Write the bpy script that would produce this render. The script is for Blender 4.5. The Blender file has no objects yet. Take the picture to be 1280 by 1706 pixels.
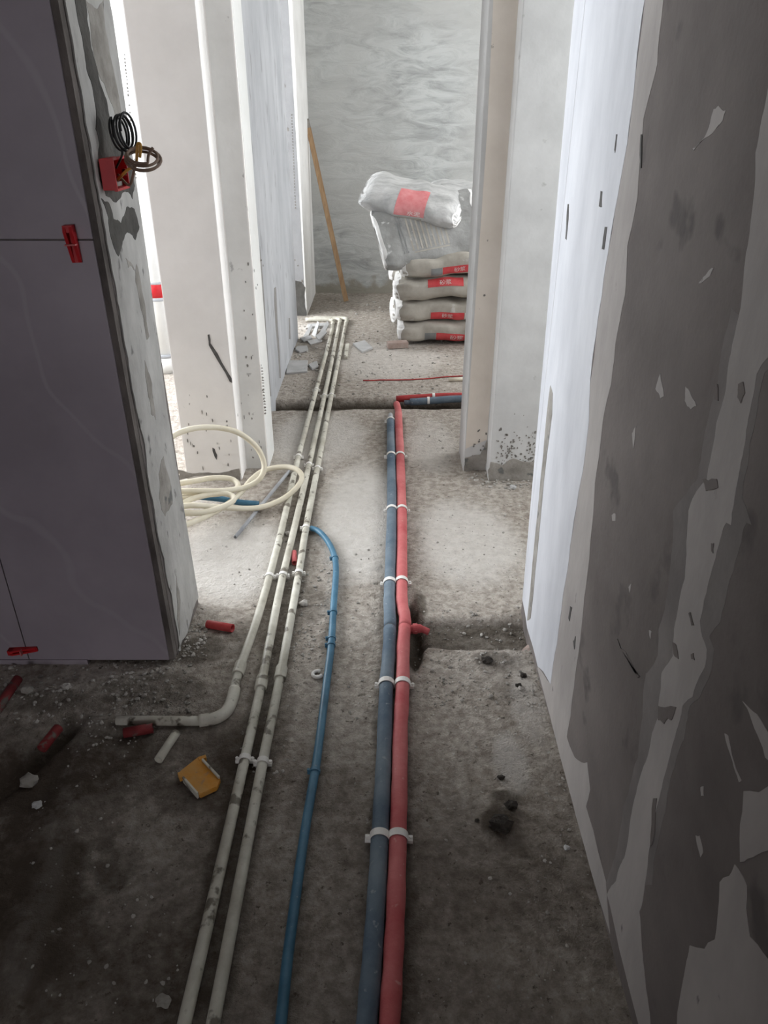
import bpy, bmesh, math, random
import numpy as np
from mathutils import Vector, Matrix, Euler

random.seed(7)
np.random.seed(7)
SC = bpy.context.scene
COL = SC.collection

# ------------------------------------------------------------------ camera
FPX, PITCH, EYE = 1260.0, math.radians(28.2), 1.35
cam_data = bpy.data.cameras.new('camera')
cam_data.sensor_fit = 'HORIZONTAL'
cam_data.sensor_width = 36.0
cam_data.lens = 36.0 * FPX / 1280.0
cam_data.clip_start = 0.02
cam = bpy.data.objects.new('camera', cam_data)
COL.objects.link(cam)
cam.location = (0, 0, EYE)
cam.rotation_euler = (math.pi / 2 - PITCH, 0, 0)
SC.camera = cam

# ------------------------------------------------------------------ sky, daylight, exposure
world = bpy.data.worlds.new('sky')
SC.world = world
world.use_nodes = True
bg = world.node_tree.nodes['Background']
bg.inputs[0].default_value = (0.75, 0.86, 1.0, 1)
bg.inputs[1].default_value = 2.5


def window_light(name, loc, rot, sx, sy, power, col):
    l = bpy.data.lights.new(name, 'AREA')
    l.shape = 'RECTANGLE'
    l.size, l.size_y = sx, sy
    l.energy = power
    l.color = col
    o = bpy.data.objects.new(name, l)
    COL.objects.link(o)
    o.location = loc
    o.rotation_euler = rot
    return o


# daylight entering at the window openings of the rooms on either side of the passage, except the rear lamp
window_light('daylight_left', (-3.16, 3.95, 1.55), (0, -math.pi / 2, 0), 1.5, 3.6, 250, (0.94, 0.97, 1.0))
window_light('daylight_right', (1.96, 2.32, 1.6), (0, math.pi / 2, 0), 1.0, 0.7, 30, (0.95, 0.98, 1.0))
window_light('daylight_far', (2.46, 4.7, 1.55), (0, math.pi / 2, 0), 1.4, 2.2, 62, (1.0, 0.98, 0.95))
window_light('added_rear_light', (-1.3, -5.04, .95), (-math.pi / 2, 0, math.pi), 1.5, 1.2, 46.0, (1.0, 0.95, 0.97))  # unseen lamp behind the camera, added to light the tiled pier
window_light('daylight_left_back', (-1.95, 6.36, 1.35), (-math.pi / 2, 0, 0), 1.5, 1.9, 120, (0.97, 0.98, 1.0))

SC.view_settings.view_transform = 'Standard'
SC.view_settings.look = 'None'
SC.view_settings.gamma = 1.0
SC.view_settings.use_curve_mapping = False
SC.view_settings.exposure = 0.0
SC.cycles.max_bounces = 8
SC.cycles.diffuse_bounces = 5

# ------------------------------------------------------------------ measured points of the place
CP, SP = math.cos(PITCH), math.sin(PITCH)


def _ray(u, v):
    a, b = (u - 640.0) / FPX, -(v - 853.0) / FPX
    return Vector((a, CP + b * SP, -SP + b * CP))


def G(u, v, z=0.0):                      # survey point on a level plane
    d = _ray(u, v)
    return Vector((0, 0, EYE)) + d * ((z - EYE) / d.z)


def WX(u, v, x):                         # survey point on a wall of constant x
    d = _ray(u, v)
    return Vector((0, 0, EYE)) + d * (x / d.x)


def WY(u, v, y):                         # survey point on a wall of constant y
    d = _ray(u, v)
    return Vector((0, 0, EYE)) + d * (y / d.y)


# ------------------------------------------------------------------ materials
MATS = {}


def srgb(c):
    return tuple(((x / 255) / 12.92 if x / 255 <= 0.04045 else ((x / 255 + 0.055) / 1.055) ** 2.4) for x in c) + (1,)


def material(name, c1, c2=None, scale=6.0, rough=0.8, bump=0.0, bscale=60.0, stretch=(1, 1, 1), spots=None,
             spot_scale=40.0, spot_thr=0.64, metal=0.0, lo=0.35, hi=0.65, spec=0.3, coat=0.0):
    if name in MATS:
        return MATS[name]
    m = bpy.data.materials.new(name)
    m.use_nodes = True
    nt = m.node_tree
    b = nt.nodes['Principled BSDF']
    b.inputs['Roughness'].default_value = rough
    b.inputs['Metallic'].default_value = metal
    b.inputs['Specular IOR Level'].default_value = spec
    N = nt.nodes.new
    L = nt.links.new
    tc = N('ShaderNodeTexCoord')
    mp = N('ShaderNodeMapping')
    mp.inputs['Scale'].default_value = stretch
    L(tc.outputs['Object'], mp.inputs['Vector'])
    n = N('ShaderNodeTexNoise')
    n.inputs['Scale'].default_value = scale
    n.inputs['Detail'].default_value = 8
    n.inputs['Roughness'].default_value = 0.62
    L(mp.outputs[0], n.inputs['Vector'])
    r = N('ShaderNodeValToRGB')
    r.color_ramp.elements[0].position = lo
    r.color_ramp.elements[1].position = hi
    r.color_ramp.elements[0].color = c1
    r.color_ramp.elements[1].color = c2 or c1
    L(n.outputs['Fac'], r.inputs[0])
    out = r.outputs[0]
    if spots:
        s = N('ShaderNodeTexNoise')
        s.inputs['Scale'].default_value = spot_scale
        s.inputs['Detail'].default_value = 4
        L(mp.outputs[0], s.inputs['Vector'])
        sr = N('ShaderNodeValToRGB')
        sr.color_ramp.elements[0].position = spot_thr
        sr.color_ramp.elements[1].position = min(1, spot_thr + 0.06)
        sr.color_ramp.elements[0].color = (0, 0, 0, 1)
        sr.color_ramp.elements[1].color = (1, 1, 1, 1)
        L(s.outputs['Fac'], sr.inputs[0])
        mx = N('ShaderNodeMix')
        mx.data_type = 'RGBA'
        L(sr.outputs[0], mx.inputs[0])
        L(out, mx.inputs[6])
        mx.inputs[7].default_value = spots
        out = mx.outputs[2]
    L(out, b.inputs['Base Color'])
    if bump:
        bn = N('ShaderNodeTexNoise')
        bn.inputs['Scale'].default_value = bscale
        bn.inputs['Detail'].default_value = 6
        L(mp.outputs[0], bn.inputs['Vector'])
        bp = N('ShaderNodeBump')
        bp.inputs['Strength'].default_value = bump
        bp.inputs['Distance'].default_value = 0.01
        L(bn.outputs['Fac'], bp.inputs['Height'])
        L(bp.outputs[0], b.inputs['Normal'])
    MATS[name] = m
    return m


def C(r, g, b):
    return (r, g, b, 1)


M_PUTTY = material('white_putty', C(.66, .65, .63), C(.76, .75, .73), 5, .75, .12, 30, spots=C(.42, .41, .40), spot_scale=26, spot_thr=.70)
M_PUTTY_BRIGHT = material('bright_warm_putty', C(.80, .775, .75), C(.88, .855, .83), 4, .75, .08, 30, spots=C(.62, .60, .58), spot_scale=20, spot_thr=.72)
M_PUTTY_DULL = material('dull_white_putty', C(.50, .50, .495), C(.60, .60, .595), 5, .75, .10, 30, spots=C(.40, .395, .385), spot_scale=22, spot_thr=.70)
M_PUTTY_COOL = material('smooth_white_putty', C(.52, .53, .565), C(.65, .66, .695), 7, .55, .25, 14, (1, 1, .35), spots=C(.36, .36, .38), spot_scale=34, spot_thr=.735)
M_PUTTY_WARM = material('pale_skim', C(.34, .315, .30), C(.43, .40, .38), 6, .8, .2, 24, (1, 1, .5), spots=C(.20, .185, .18), spot_scale=36, spot_thr=.70)
M_BEIGE = material('beige_putty', C(.66, .60, .53), C(.76, .70, .63), 4, .8, .1, 40, spots=C(.25, .23, .21), spot_scale=38, spot_thr=.72)
M_CEMENT = material('grey_cement_render', C(.130, .113, .106), C(.195, .172, .160), 2.6, .85, .10, 90, spots=C(.110, .097, .092), spot_scale=7, spot_thr=.60)
M_JAMB = material('shaded_scuffed_putty', C(.34, .33, .315), C(.50, .49, .47), 7, .85, .3, 40, (1, 1, .6), spots=C(.20, .195, .185), spot_scale=26, spot_thr=.635)  # tone lowered for the weak light on the jamb; spots are real scuffs
M_SKIM_THIN = material('thin_grey_skim', C(.165, .150, .143), C(.235, .215, .205), 5, .85, .1, 60)
M_SHADED_FACE = material('shaded_face_putty', C(.25, .25, .255), C(.31, .31, .315), 5, .8, .1, 30)
M_BED = material('brown_tile_mortar', C(.085, .074, .068), C(.19, .168, .155), 11, .9, .5, 50, (1, 1, .5))
M_CRACK = material('hairline_crack', C(.22, .21, .20), C(.30, .29, .28), 30, .9)
M_SPLASH = material('dried_splash', C(.13, .12, .11), C(.26, .245, .225), 60, .9)
M_CEMENT_DARK = material('dark_damp_cement', C(.055, .052, .048), C(.12, .115, .105), 8, .9, .4, 60)
M_CEMENT_MID = material('mid_grey_cement', C(.21, .195, .175), C(.36, .34, .31), 14, .9, .3, 60, spots=C(.15, .15, .145), spot_scale=22, spot_thr=.62)
M_CEILING = material('bare_ceiling', C(.5, .5, .48), C(.6, .6, .58), 3, .9)
M_SKIM_STREAK = material('brushed_skim', C(.385, .395, .415), C(.50, .51, .53), 6, .85, .2, 30, (1, 1, .35), spots=C(.32, .325, .335), spot_scale=16, spot_thr=.62)
M_PVC = material('dusty_white_pvc', C(.40, .375, .31), C(.66, .64, .56), 9, .45, .08, 60, spots=C(.17, .15, .12), spot_scale=24, spot_thr=.585)
M_PVC_CLEAN = material('white_pvc', C(.72, .72, .70), C(.80, .80, .78), 5, .35)
M_BLUE = material('blue_ppr', C(.040, .125, .200), C(.080, .200, .300), 14, .4, .05, 80, spots=C(.17, .24, .28), spot_scale=50, spot_thr=.66)
M_FOAM_BLUE = material('blue_foam_sleeve', C(.058, .095, .140), C(.175, .218, .255), 5, .7, .2, 90, spots=C(.25, .28, .30), spot_scale=60, spot_thr=.66)
M_FOAM_RED = material('red_foam_sleeve', C(.42, .062, .070), C(.59, .185, .180), 5, .65, .2, 90, spots=C(.58, .27, .25), spot_scale=60, spot_thr=.67)
M_RED = material('red_plastic', C(.42, .012, .018), C(.56, .025, .028), 10, .4)
M_RED_DUSTY = material('dusty_red_pvc', C(.33, .022, .025), C(.46, .07, .065), 14, .55, .05, 60)
M_RED_DARK = material('grimy_dark_red_pvc', C(.13, .012, .014), C(.26, .04, .04), 18, .6, .05, 60, spots=C(.12, .10, .085), spot_scale=30, spot_thr=.56)
M_CLIP = material('white_clip', C(.72, .70, .66), C(.82, .80, .77), 20, .4)
M_HOSE = material('cream_hose', C(.62, .56, .43), C(.72, .67, .55), 9, .45)
M_GREYPIPE = material('grey_conduit', C(.33, .34, .36), C(.45, .46, .48), 12, .35)
M_ORANGE = material('orange_plastic', C(.62, .255, .018), C(.55, .30, .09), 18, .5, .1, 60, spots=C(.36, .22, .12), spot_scale=22, spot_thr=.56)
M_WOOD = material('raw_wood', C(.30, .19, .105), C(.42, .28, .16), 12, .7, .1, 60, (6, 6, .6))
M_BLACK = material('black_wire', C(.012, .012, .012), C(.02, .02, .02), 9, .4)
M_BROWN = material('brown_wire', C(.16, .105, .075), C(.24, .17, .13), 30, .5)
M_OCHRE = material('ochre_wire', C(.50, .26, .05), C(.6, .33, .08), 30, .45)
M_BAG = material('cement_paper', C(.335, .308, .265), C(.47, .44, .39), 7, .8, .35, 24, spots=C(.50, .485, .455), spot_scale=15, spot_thr=.66)
M_BAG_PALE = material('pale_film_bag', C(.38, .38, .375), C(.60, .595, .585), 8, .5, .6, 22, (1, 2.5, 1), spots=C(.36, .36, .36), spot_scale=18, spot_thr=.64)
M_BAG_GREY = material('dusty_grey_sack', C(.26, .26, .25), C(.40, .40, .39), 6, .85, .5, 30, spots=C(.52, .52, .51), spot_scale=16, spot_thr=.66)
M_BAG_END = material('white_sack_end', C(.74, .73, .71), C(.84, .83, .81), 12, .6, .4, 30)
M_LABEL = material('red_sack_print', C(.52, .045, .055), C(.60, .10, .10), 14, .6)
M_LABEL_PINK = material('faded_red_sack_print', C(.66, .20, .21), C(.74, .32, .32), 14, .55, .4, 30)
M_PRINT = material('pale_print', C(.56, .54, .52), C(.68, .66, .64), 14, .7)
M_PRINT_GREY = material('grey_print', C(.20, .21, .21), C(.27, .27, .27), 14, .8)
M_SCUFF = material('dark_scuff', C(.075, .07, .067), C(.13, .125, .12), 30, .9)
M_MUD = material('dark_mud', C(.022, .018, .015), C(.055, .047, .04), 40, .95, .6, 120)
M_ROCK = material('mortar_crumb', C(.22, .205, .18), C(.48, .455, .42), 9, .9)
M_SHARD = material('broken_grey_tile', C(.36, .355, .35), C(.47, .465, .46), 9, .7)
M_BRICK = material('dusty_red_brick', C(.30, .21, .18), C(.40, .33, .29), 14, .9, .3, 60)


def tile_material():
    m = material('mauve_grey_tile', C(.275, .240, .272), C(.36, .318, .355), 2.2, .38, spec=.45)
    nt = m.node_tree
    b = nt.nodes['Principled BSDF']
    src = b.inputs['Base Color'].links[0].from_socket
    tc = nt.nodes.new('ShaderNodeTexCoord')
    w = nt.nodes.new('ShaderNodeTexWave')
    w.inputs['Scale'].default_value = 1.1
    w.inputs['Distortion'].default_value = 9
    w.inputs['Detail'].default_value = 3
    mp = nt.nodes.new('ShaderNodeMapping')
    mp.inputs['Rotation'].default_value = (0, 0.5, 0.3)
    nt.links.new(tc.outputs['Object'], mp.inputs['Vector'])
    nt.links.new(mp.outputs[0], w.inputs['Vector'])
    r = nt.nodes.new('ShaderNodeValToRGB')
    r.color_ramp.elements[0].position = .988
    r.color_ramp.elements[1].position = 1.0
    r.color_ramp.elements[0].color = (0, 0, 0, 1)
    r.color_ramp.elements[1].color = (.5, .5, .5, 1)
    nt.links.new(w.outputs['Fac'], r.inputs[0])
    mx = nt.nodes.new('ShaderNodeMix')
    mx.data_type = 'RGBA'
    nt.links.new(r.outputs[0], mx.inputs[0])
    nt.links.new(src, mx.inputs[6])
    mx.inputs[7].default_value = C(.38, .345, .38)
    nt.links.new(mx.outputs[2], b.inputs['Base Color'])
    return m


M_TILE = tile_material()


def back_wall_material():
    m = bpy.data.materials.new('trowelled_skim')
    m.use_nodes = True
    nt = m.node_tree
    N, L = nt.nodes.new, nt.links.new
    b = nt.nodes['Principled BSDF']
    b.inputs['Roughness'].default_value = .85
    tc = N('ShaderNodeTexCoord')
    mp = N('ShaderNodeMapping')
    mp.inputs['Rotation'].default_value = (0, math.radians(-18), 0)
    mp.inputs['Scale'].default_value = (1.0, 1, 3.2)
    L(tc.outputs['Object'], mp.inputs['Vector'])
    n1 = N('ShaderNodeTexNoise')
    n1.inputs['Scale'].default_value = 4.2
    n1.inputs['Detail'].default_value = 9
    n1.inputs['Roughness'].default_value = .66
    n1.inputs['Distortion'].default_value = .9
    L(mp.outputs[0], n1.inputs['Vector'])
    r1 = N('ShaderNodeValToRGB')
    e = r1.color_ramp.elements
    e[0].position, e[0].color = .34, C(.265, .272, .265)
    e[1].position, e[1].color = .58, C(.45, .46, .45)
    L(n1.outputs['Fac'], r1.inputs[0])
    # trowel smears are strongest in the middle of the wall, plain skim elsewhere
    n2 = N('ShaderNodeTexNoise')
    n2.inputs['Scale'].default_value = 1.3
    n2.inputs['Detail'].default_value = 3
    L(tc.outputs['Object'], n2.inputs['Vector'])
    r2 = N('ShaderNodeValToRGB')
    r2.color_ramp.elements[0].position = .38
    r2.color_ramp.elements[1].position = .60
    L(n2.outputs['Fac'], r2.inputs[0])
    mx = N('ShaderNodeMix')
    mx.data_type = 'RGBA'
    L(r2.outputs[0], mx.inputs[0])
    L(r1.outputs[0], mx.inputs[6])
    mx.inputs[7].default_value = C(.40, .40, .385)
    # splashed cement along the foot of the wall
    sp = N('ShaderNodeSeparateXYZ')
    L(tc.outputs['Object'], sp.inputs[0])
    n3 = N('ShaderNodeTexNoise')
    n3.inputs['Scale'].default_value = 9
    n3.inputs['Detail'].default_value = 6
    L(tc.outputs['Object'], n3.inputs['Vector'])
    ma = N('ShaderNodeMath')
    ma.operation = 'MULTIPLY_ADD'
    L(n3.outputs['Fac'], ma.inputs[0])
    ma.inputs[1].default_value = .35
    L(sp.outputs['Z'], ma.inputs[2])
    r3 = N('ShaderNodeValToRGB')
    r3.color_ramp.elements[0].position, r3.color_ramp.elements[0].color = .23, (1, 1, 1, 1)
    r3.color_ramp.elements[1].position, r3.color_ramp.elements[1].color = .29, (0, 0, 0, 1)
    L(ma.outputs[0], r3.inputs[0])
    mx2 = N('ShaderNodeMix')
    mx2.data_type = 'RGBA'
    L(r3.outputs[0], mx2.inputs[0])
    L(mx.outputs[2], mx2.inputs[6])
    mx2.inputs[7].default_value = C(.27, .255, .215)
    L(mx2.outputs[2], b.inputs['Base Color'])
    bp = N('ShaderNodeBump')
    bp.inputs['Strength'].default_value = .5
    bp.inputs['Distance'].default_value = .02
    L(n1.outputs['Fac'], bp.inputs['Height'])
    L(bp.outputs[0], b.inputs['Normal'])
    return m


M_BACK = back_wall_material()


def floor_material():
    m = bpy.data.materials.new('rough_screed')
    m.use_nodes = True
    nt = m.node_tree
    N, L = nt.nodes.new, nt.links.new
    b = nt.nodes['Principled BSDF']
    b.inputs['Roughness'].default_value = .92
    b.inputs['Specular IOR Level'].default_value = .15
    tc = N('ShaderNodeTexCoord')

    def noise(scale, detail=8, rough=.6, stretch=(1, 1, 1)):
        mp = N('ShaderNodeMapping')
        mp.inputs['Scale'].default_value = stretch
        L(tc.outputs['Object'], mp.inputs['Vector'])
        n = N('ShaderNodeTexNoise')
        n.inputs['Scale'].default_value = scale
        n.inputs['Detail'].default_value = detail
        n.inputs['Roughness'].default_value = rough
        L(mp.outputs[0], n.inputs['Vector'])
        return n.outputs['Fac']

    def ramp(src, p0, c0, p1, c1):
        r = N('ShaderNodeValToRGB')
        r.color_ramp.elements[0].position, r.color_ramp.elements[0].color = p0, c0
        r.color_ramp.elements[1].position, r.color_ramp.elements[1].color = p1, c1
        L(src, r.inputs[0])
        return r.outputs[0]

    def mix(fac, a, bb):
        x = N('ShaderNodeMix')
        x.data_type = 'RGBA'
        L(fac, x.inputs[0])
        L(a, x.inputs[6])
        if isinstance(bb, tuple):
            x.inputs[7].default_value = bb
        else:
            L(bb, x.inputs[7])
        return x.outputs[2]

    big = ramp(noise(2.6), .36, C(.315, .270, .226), .64, C(.51, .462, .41))
    fine = ramp(noise(38, 8, .7), .40, C(.190, .162, .135), .60, C(.57, .525, .47))
    x = N('ShaderNodeMix')
    x.data_type = 'RGBA'
    x.inputs[0].default_value = .50
    L(big, x.inputs[6])
    L(fine, x.inputs[7])
    col = x.outputs[2]
    # small dark grit and pale crumbs trodden in
    k, w = C(0, 0, 0), C(1, 1, 1)
    col = mix(ramp(noise(55, 4, .7), .61, k, .68, w), col, C(.12, .104, .084))
    col = mix(ramp(noise(13, 5, .7, (1, 1.6, 1)), .62, k, .72, w), col, C(.17, .150, .122))
    col = mix(ramp(noise(70, 2), .69, k, .74, w), col, C(.55, .53, .49))
    for nm, cc in (('soil', C(.085, .070, .054)), ('dust_light', C(.63, .595, .555)), ('damp_shade', C(.078, .060, .046))):
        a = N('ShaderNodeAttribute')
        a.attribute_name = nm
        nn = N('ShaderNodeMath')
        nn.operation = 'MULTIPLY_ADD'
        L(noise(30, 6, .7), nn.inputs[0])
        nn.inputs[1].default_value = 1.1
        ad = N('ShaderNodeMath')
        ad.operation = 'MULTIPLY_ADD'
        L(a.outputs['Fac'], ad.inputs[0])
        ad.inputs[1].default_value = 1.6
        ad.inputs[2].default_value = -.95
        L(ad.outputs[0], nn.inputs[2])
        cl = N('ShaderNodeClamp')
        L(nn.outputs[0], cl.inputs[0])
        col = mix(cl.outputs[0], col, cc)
    L(col, b.inputs['Base Color'])
    bp = N('ShaderNodeBump')
    bp.inputs['Strength'].default_value = .75
    bp.inputs['Distance'].default_value = .012
    ad = N('ShaderNodeMath')
    ad.operation = 'ADD'
    L(noise(26, 8, .7), ad.inputs[0])
    L(noise(90, 4, .7), ad.inputs[1])
    L(ad.outputs[0], bp.inputs['Height'])
    L(bp.outputs[0], b.inputs['Normal'])
    return m


M_FLOOR = floor_material()


# ------------------------------------------------------------------ mesh helpers
def mesh_obj(name, verts, faces, mat, parent=None, smooth=False):
    me = bpy.data.meshes.new(name)
    me.from_pydata([tuple(v) for v in verts], [], faces)
    me.update()
    if smooth:
        me.polygons.foreach_set('use_smooth', [True] * len(me.polygons))
    if mat:
        me.materials.append(mat)
    o = bpy.data.objects.new(name, me)
    COL.objects.link(o)
    if parent:
        o.parent = parent
        o.matrix_parent_inverse = Matrix.Translation(-parent.location) if parent.type == 'EMPTY' else Matrix.Identity(4)
    return o


def from_bm(name, bm, mat, parent=None, smooth=False):
    bmesh.ops.recalc_face_normals(bm, faces=bm.faces)
    me = bpy.data.meshes.new(name)
    bm.to_mesh(me)
    bm.free()
    if smooth:
        me.polygons.foreach_set('use_smooth', [True] * len(me.polygons))
    me.materials.append(mat)
    o = bpy.data.objects.new(name, me)
    COL.objects.link(o)
    if parent:
        o.parent = parent
        o.matrix_parent_inverse = Matrix.Translation(-parent.location) if parent.type == 'EMPTY' else Matrix.Identity(4)
    return o


def structure(o):
    o['kind'] = 'structure'
    return o


def tag(o, label, cat, group=None):
    o['label'] = label
    o['category'] = cat
    if group:
        o['group'] = group
    return o


def thing(name, label, cat, loc=(0, 0, 0), group=None):
    o = bpy.data.objects.new(name, None)
    o.empty_display_size = .05
    COL.objects.link(o)
    o.location = loc
    return tag(o, label, cat, group)


def add_box(bm, x0, x1, y0, y1, z0, z1, mtx=None):
    r = bmesh.ops.create_cube(bm, size=1)
    for v in r['verts']:
        v.co = Vector((x0 + (v.co.x + .5) * (x1 - x0), y0 + (v.co.y + .5) * (y1 - y0), z0 + (v.co.z + .5) * (z1 - z0)))
        if mtx:
            v.co = mtx @ v.co
    return r['verts']


def box(name, x0, x1, y0, y1, z0, z1, mat, parent=None, bevel=0.0, mtx=None):
    bm = bmesh.new()
    add_box(bm, x0, x1, y0, y1, z0, z1, mtx)
    if bevel:
        bmesh.ops.bevel(bm, geom=list(bm.edges), offset=bevel, segments=2, affect='EDGES', profile=.6)
    return from_bm(name, bm, mat, parent)


def extrude_profile(name, pts, z0, z1, mat, parent=None, bevel=0.0):
    bm = bmesh.new()
    lo = [bm.verts.new((p[0], p[1], z0)) for p in pts]
    f = bm.faces.new(lo)
    r = bmesh.ops.extrude_face_region(bm, geom=[f])
    for v in r['geom']:
        if isinstance(v, bmesh.types.BMVert):
            v.co.z = z1
    if bevel:
        es = [e for e in bm.edges if abs(e.verts[0].co.z - e.verts[1].co.z) > .5]
        bmesh.ops.bevel(bm, geom=es, offset=bevel, segments=2, affect='EDGES', profile=.6)
    return from_bm(name, bm, mat, parent)


def catmull(P, k=8):
    P = [Vector(p) for p in P]
    out = []
    for i in range(len(P) - 1):
        p0 = P[i - 1] if i else P[0] * 2 - P[1]
        p1, p2 = P[i], P[i + 1]
        p3 = P[i + 2] if i + 2 < len(P) else P[-1] * 2 - P[-2]
        for j in range(k):
            t = j / k
            out.append(.5 * ((2 * p1) + (p2 - p0) * t + (2 * p0 - 5 * p1 + 4 * p2 - p3) * t * t + (3 * p1 - p0 - 3 * p2 + p3) * t ** 3))
    out.append(P[-1])
    return out


def tube_data(P, r, n=12, caps=True, hollow=0.0):
    """verts, faces of a round tube along P; r is a radius or a list of radii"""
    P = [Vector(p) for p in P]
    R = r if isinstance(r, (list, tuple)) else [r] * len(P)
    T = []
    for i in range(len(P)):
        a, b = P[max(0, i - 1)], P[min(len(P) - 1, i + 1)]
        T.append((b - a).normalized())
    up = Vector((0, 0, 1)) if abs(T[0].z) < .9 else Vector((1, 0, 0))
    nrm = (up - T[0] * up.dot(T[0])).normalized()
    V, F = [], []
    for i, p in enumerate(P):
        nrm = (nrm - T[i] * nrm.dot(T[i])).normalized()
        bi = T[i].cross(nrm)
        for k in range(n):
            a = 2 * math.pi * k / n
            V.append(p + (nrm * math.cos(a) + bi * math.sin(a)) * R[i])
    for i in range(len(P) - 1):
        for k in range(n):
            k2 = (k + 1) % n
            F.append((i * n + k, i * n + k2, (i + 1) * n + k2, (i + 1) * n + k))
    if caps:
        if hollow:
            for i, sgn in ((0, 1), (len(P) - 1, -1)):
                base = len(V)
                for k in range(n):
                    V.append(P[i] + (V[i * n + k] - P[i]) * hollow)
                for k in range(n):
                    V.append(V[base + k] + T[i] * sgn * R[i] * 2.5)
                for k in range(n):
                    k2 = (k + 1) % n
                    q = [(i * n + k, base + k, base + k2, i * n + k2), (base + k, base + n + k, base + n + k2, base + k2)]
                    for f in q:
                        F.append(f if sgn > 0 else f[::-1])
                F.append(tuple(base + n + k for k in range(n))[::-1] if sgn > 0 else tuple(base + n + k for k in range(n)))
        else:
            F.append(tuple(range(n))[::-1])
            F.append(tuple((len(P) - 1) * n + k for k in range(n)))
    return V, F


def tube(name, P, r, mat, parent=None, n=12, hollow=0.0):
    V, F = tube_data(P, r, n, True, hollow)
    return mesh_obj(name, V, F, mat, parent, True)


def frame_at(P, idx):
    P = [Vector(p) for p in P]
    a, b = P[max(0, idx - 1)], P[min(len(P) - 1, idx + 1)]
    return P[idx], (b - a).normalized()


def nearest(P, q):
    return min(range(len(P)), key=lambda i: (Vector(P[i]) - q).length)


def collar(name, c, d, r0, r1, length, mat, parent):
    """ring-shaped coupling with rounded rims"""
    h = length / 2
    prof = [(-h, r0), (-h, r1 * .97), (-h + .002, r1), (h - .002, r1), (h, r1 * .97), (h, r0)]
    P = [c + d * s for s, _ in prof]
    V, F = tube_data([c - d * h, c + d * h], 1, 16, False)
    n = 16
    up = Vector((0, 0, 1))
    u = (up - d * up.dot(d)).normalized()
    w = d.cross(u)
    V, F = [], []
    for s, r in prof:
        for k in range(n):
            a = 2 * math.pi * k / n
            V.append(c + d * s + (u * math.cos(a) + w * math.sin(a)) * r)
    m = len(prof)
    for i in range(m):
        j = (i + 1) % m
        for k in range(n):
            k2 = (k + 1) % n
            F.append((i * n + k, i * n + k2, j * n + k2, j * n + k))
    return mesh_obj(name, V, F, mat, parent, False)


def saddle_clip(name, c, d, r, width, mat, parent, ear=0.008, sides=(1, -1), thick=.0022):
    """half-round strap over a pipe with nailed ears on the floor"""
    u = Vector((0, 0, 1))
    d = Vector((d.x, d.y, 0)).normalized()
    w = d.cross(u)
    bm = bmesh.new()
    n = 14
    rings = []
    for s in (-width / 2, width / 2):
        for rr in (r + .0004, r + thick):
            ring = []
            for k in range(n + 1):
                a = math.pi * (-.15 + 1.3 * k / n)
                ring.append(bm.verts.new(c + d * s + (w * math.cos(a) + u * math.sin(a)) * rr))
            rings.append(ring)
    A, B, A2, B2 = rings
    for k in range(n):
        bm.faces.new((A[k], A[k + 1], A2[k + 1], A2[k]))
        bm.faces.new((B[k], B2[k], B2[k + 1], B[k + 1]))
        bm.faces.new((A[k], B[k], B[k + 1], A[k + 1]))
        bm.faces.new((A2[k], A2[k + 1], B2[k + 1], B2[k]))
    for k in (0, n):
        bm.faces.new((A[k], A2[k], B2[k], B[k]))
    for sg in sides:
        m = Matrix.Translation(c + w * sg * (r + ear * .55) - u * (r * .25)) @ Matrix((w, d, u)).transposed().to_4x4()
        add_box(bm, -ear * .6, ear * .6, -width * .45, width * .45, -.004, .004, m)
        bmesh.ops.create_cone(bm, cap_ends=True, segments=8, radius1=.0035, radius2=.0035, depth=.006,
                              matrix=m @ Matrix.Translation((sg * ear * .2, 0, .006)))
    return from_bm(name, bm, mat, parent)


def jagged(pts, depth=3, amt=.12, seed=0):
    rnd = random.Random(seed)
    P = [Vector(p) for p in pts]
    for lvl in range(depth):
        Q = []
        for i, p in enumerate(P):
            q = P[(i + 1) % len(P)]
            e = q - p
            Q.append(p)
            if e.length > .006:
                nrm = Vector((-e.y, e.x))
                Q.append(p + e * rnd.uniform(.4, .6) + nrm * rnd.uniform(-amt, amt))
        P = Q
        amt *= .8
    return P


def patch(name, plane, const, outward, pts2, thick, mat, parent, depth=3, amt=.1, seed=0):
    """thin raised coat on a wall; pts2 are (along, z) in metres on the plane x=const or y=const"""
    Q = jagged(pts2, depth, amt, seed)
    bm = bmesh.new()
    mk = (lambda p, o: (const + o, p.x, p.y)) if plane == 'x' else (lambda p, o: (p.x, const + o, p.y))
    vs = [bm.verts.new(mk(p, outward * thick)) for p in Q]
    f = bm.faces.new(vs)
    r = bmesh.ops.extrude_face_region(bm, geom=[f])
    for v in r['geom']:
        if isinstance(v, bmesh.types.BMVert):
            if plane == 'x':
                v.co.x = const - outward * .0004
            else:
                v.co.y = const - outward * .0004
    bmesh.ops.triangulate(bm, faces=[x for x in bm.faces if len(x.verts) > 4])
    return from_bm(name, bm, mat, parent)


def px_x(pix, X):
    return [Vector((q.y, q.z)) for q in (WX(u, v, X) for u, v in pix)]


def px_y(pix, Y):
    return [Vector((q.x, q.z)) for q in (WY(u, v, Y) for u, v in pix)]


# value noise in numpy for the uneven floor
_T = np.random.rand(256, 256)


def vnoise(x, y):
    xi, yi = np.floor(x).astype(int), np.floor(y).astype(int)
    xf, yf = x - xi, y - yi
    xf, yf = xf * xf * (3 - 2 * xf), yf * yf * (3 - 2 * yf)
    g = lambda a, b: _T[a % 256, b % 256]
    return (g(xi, yi) * (1 - xf) + g(xi + 1, yi) * xf) * (1 - yf) + (g(xi, yi + 1) * (1 - xf) + g(xi + 1, yi + 1) * xf) * yf


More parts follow.
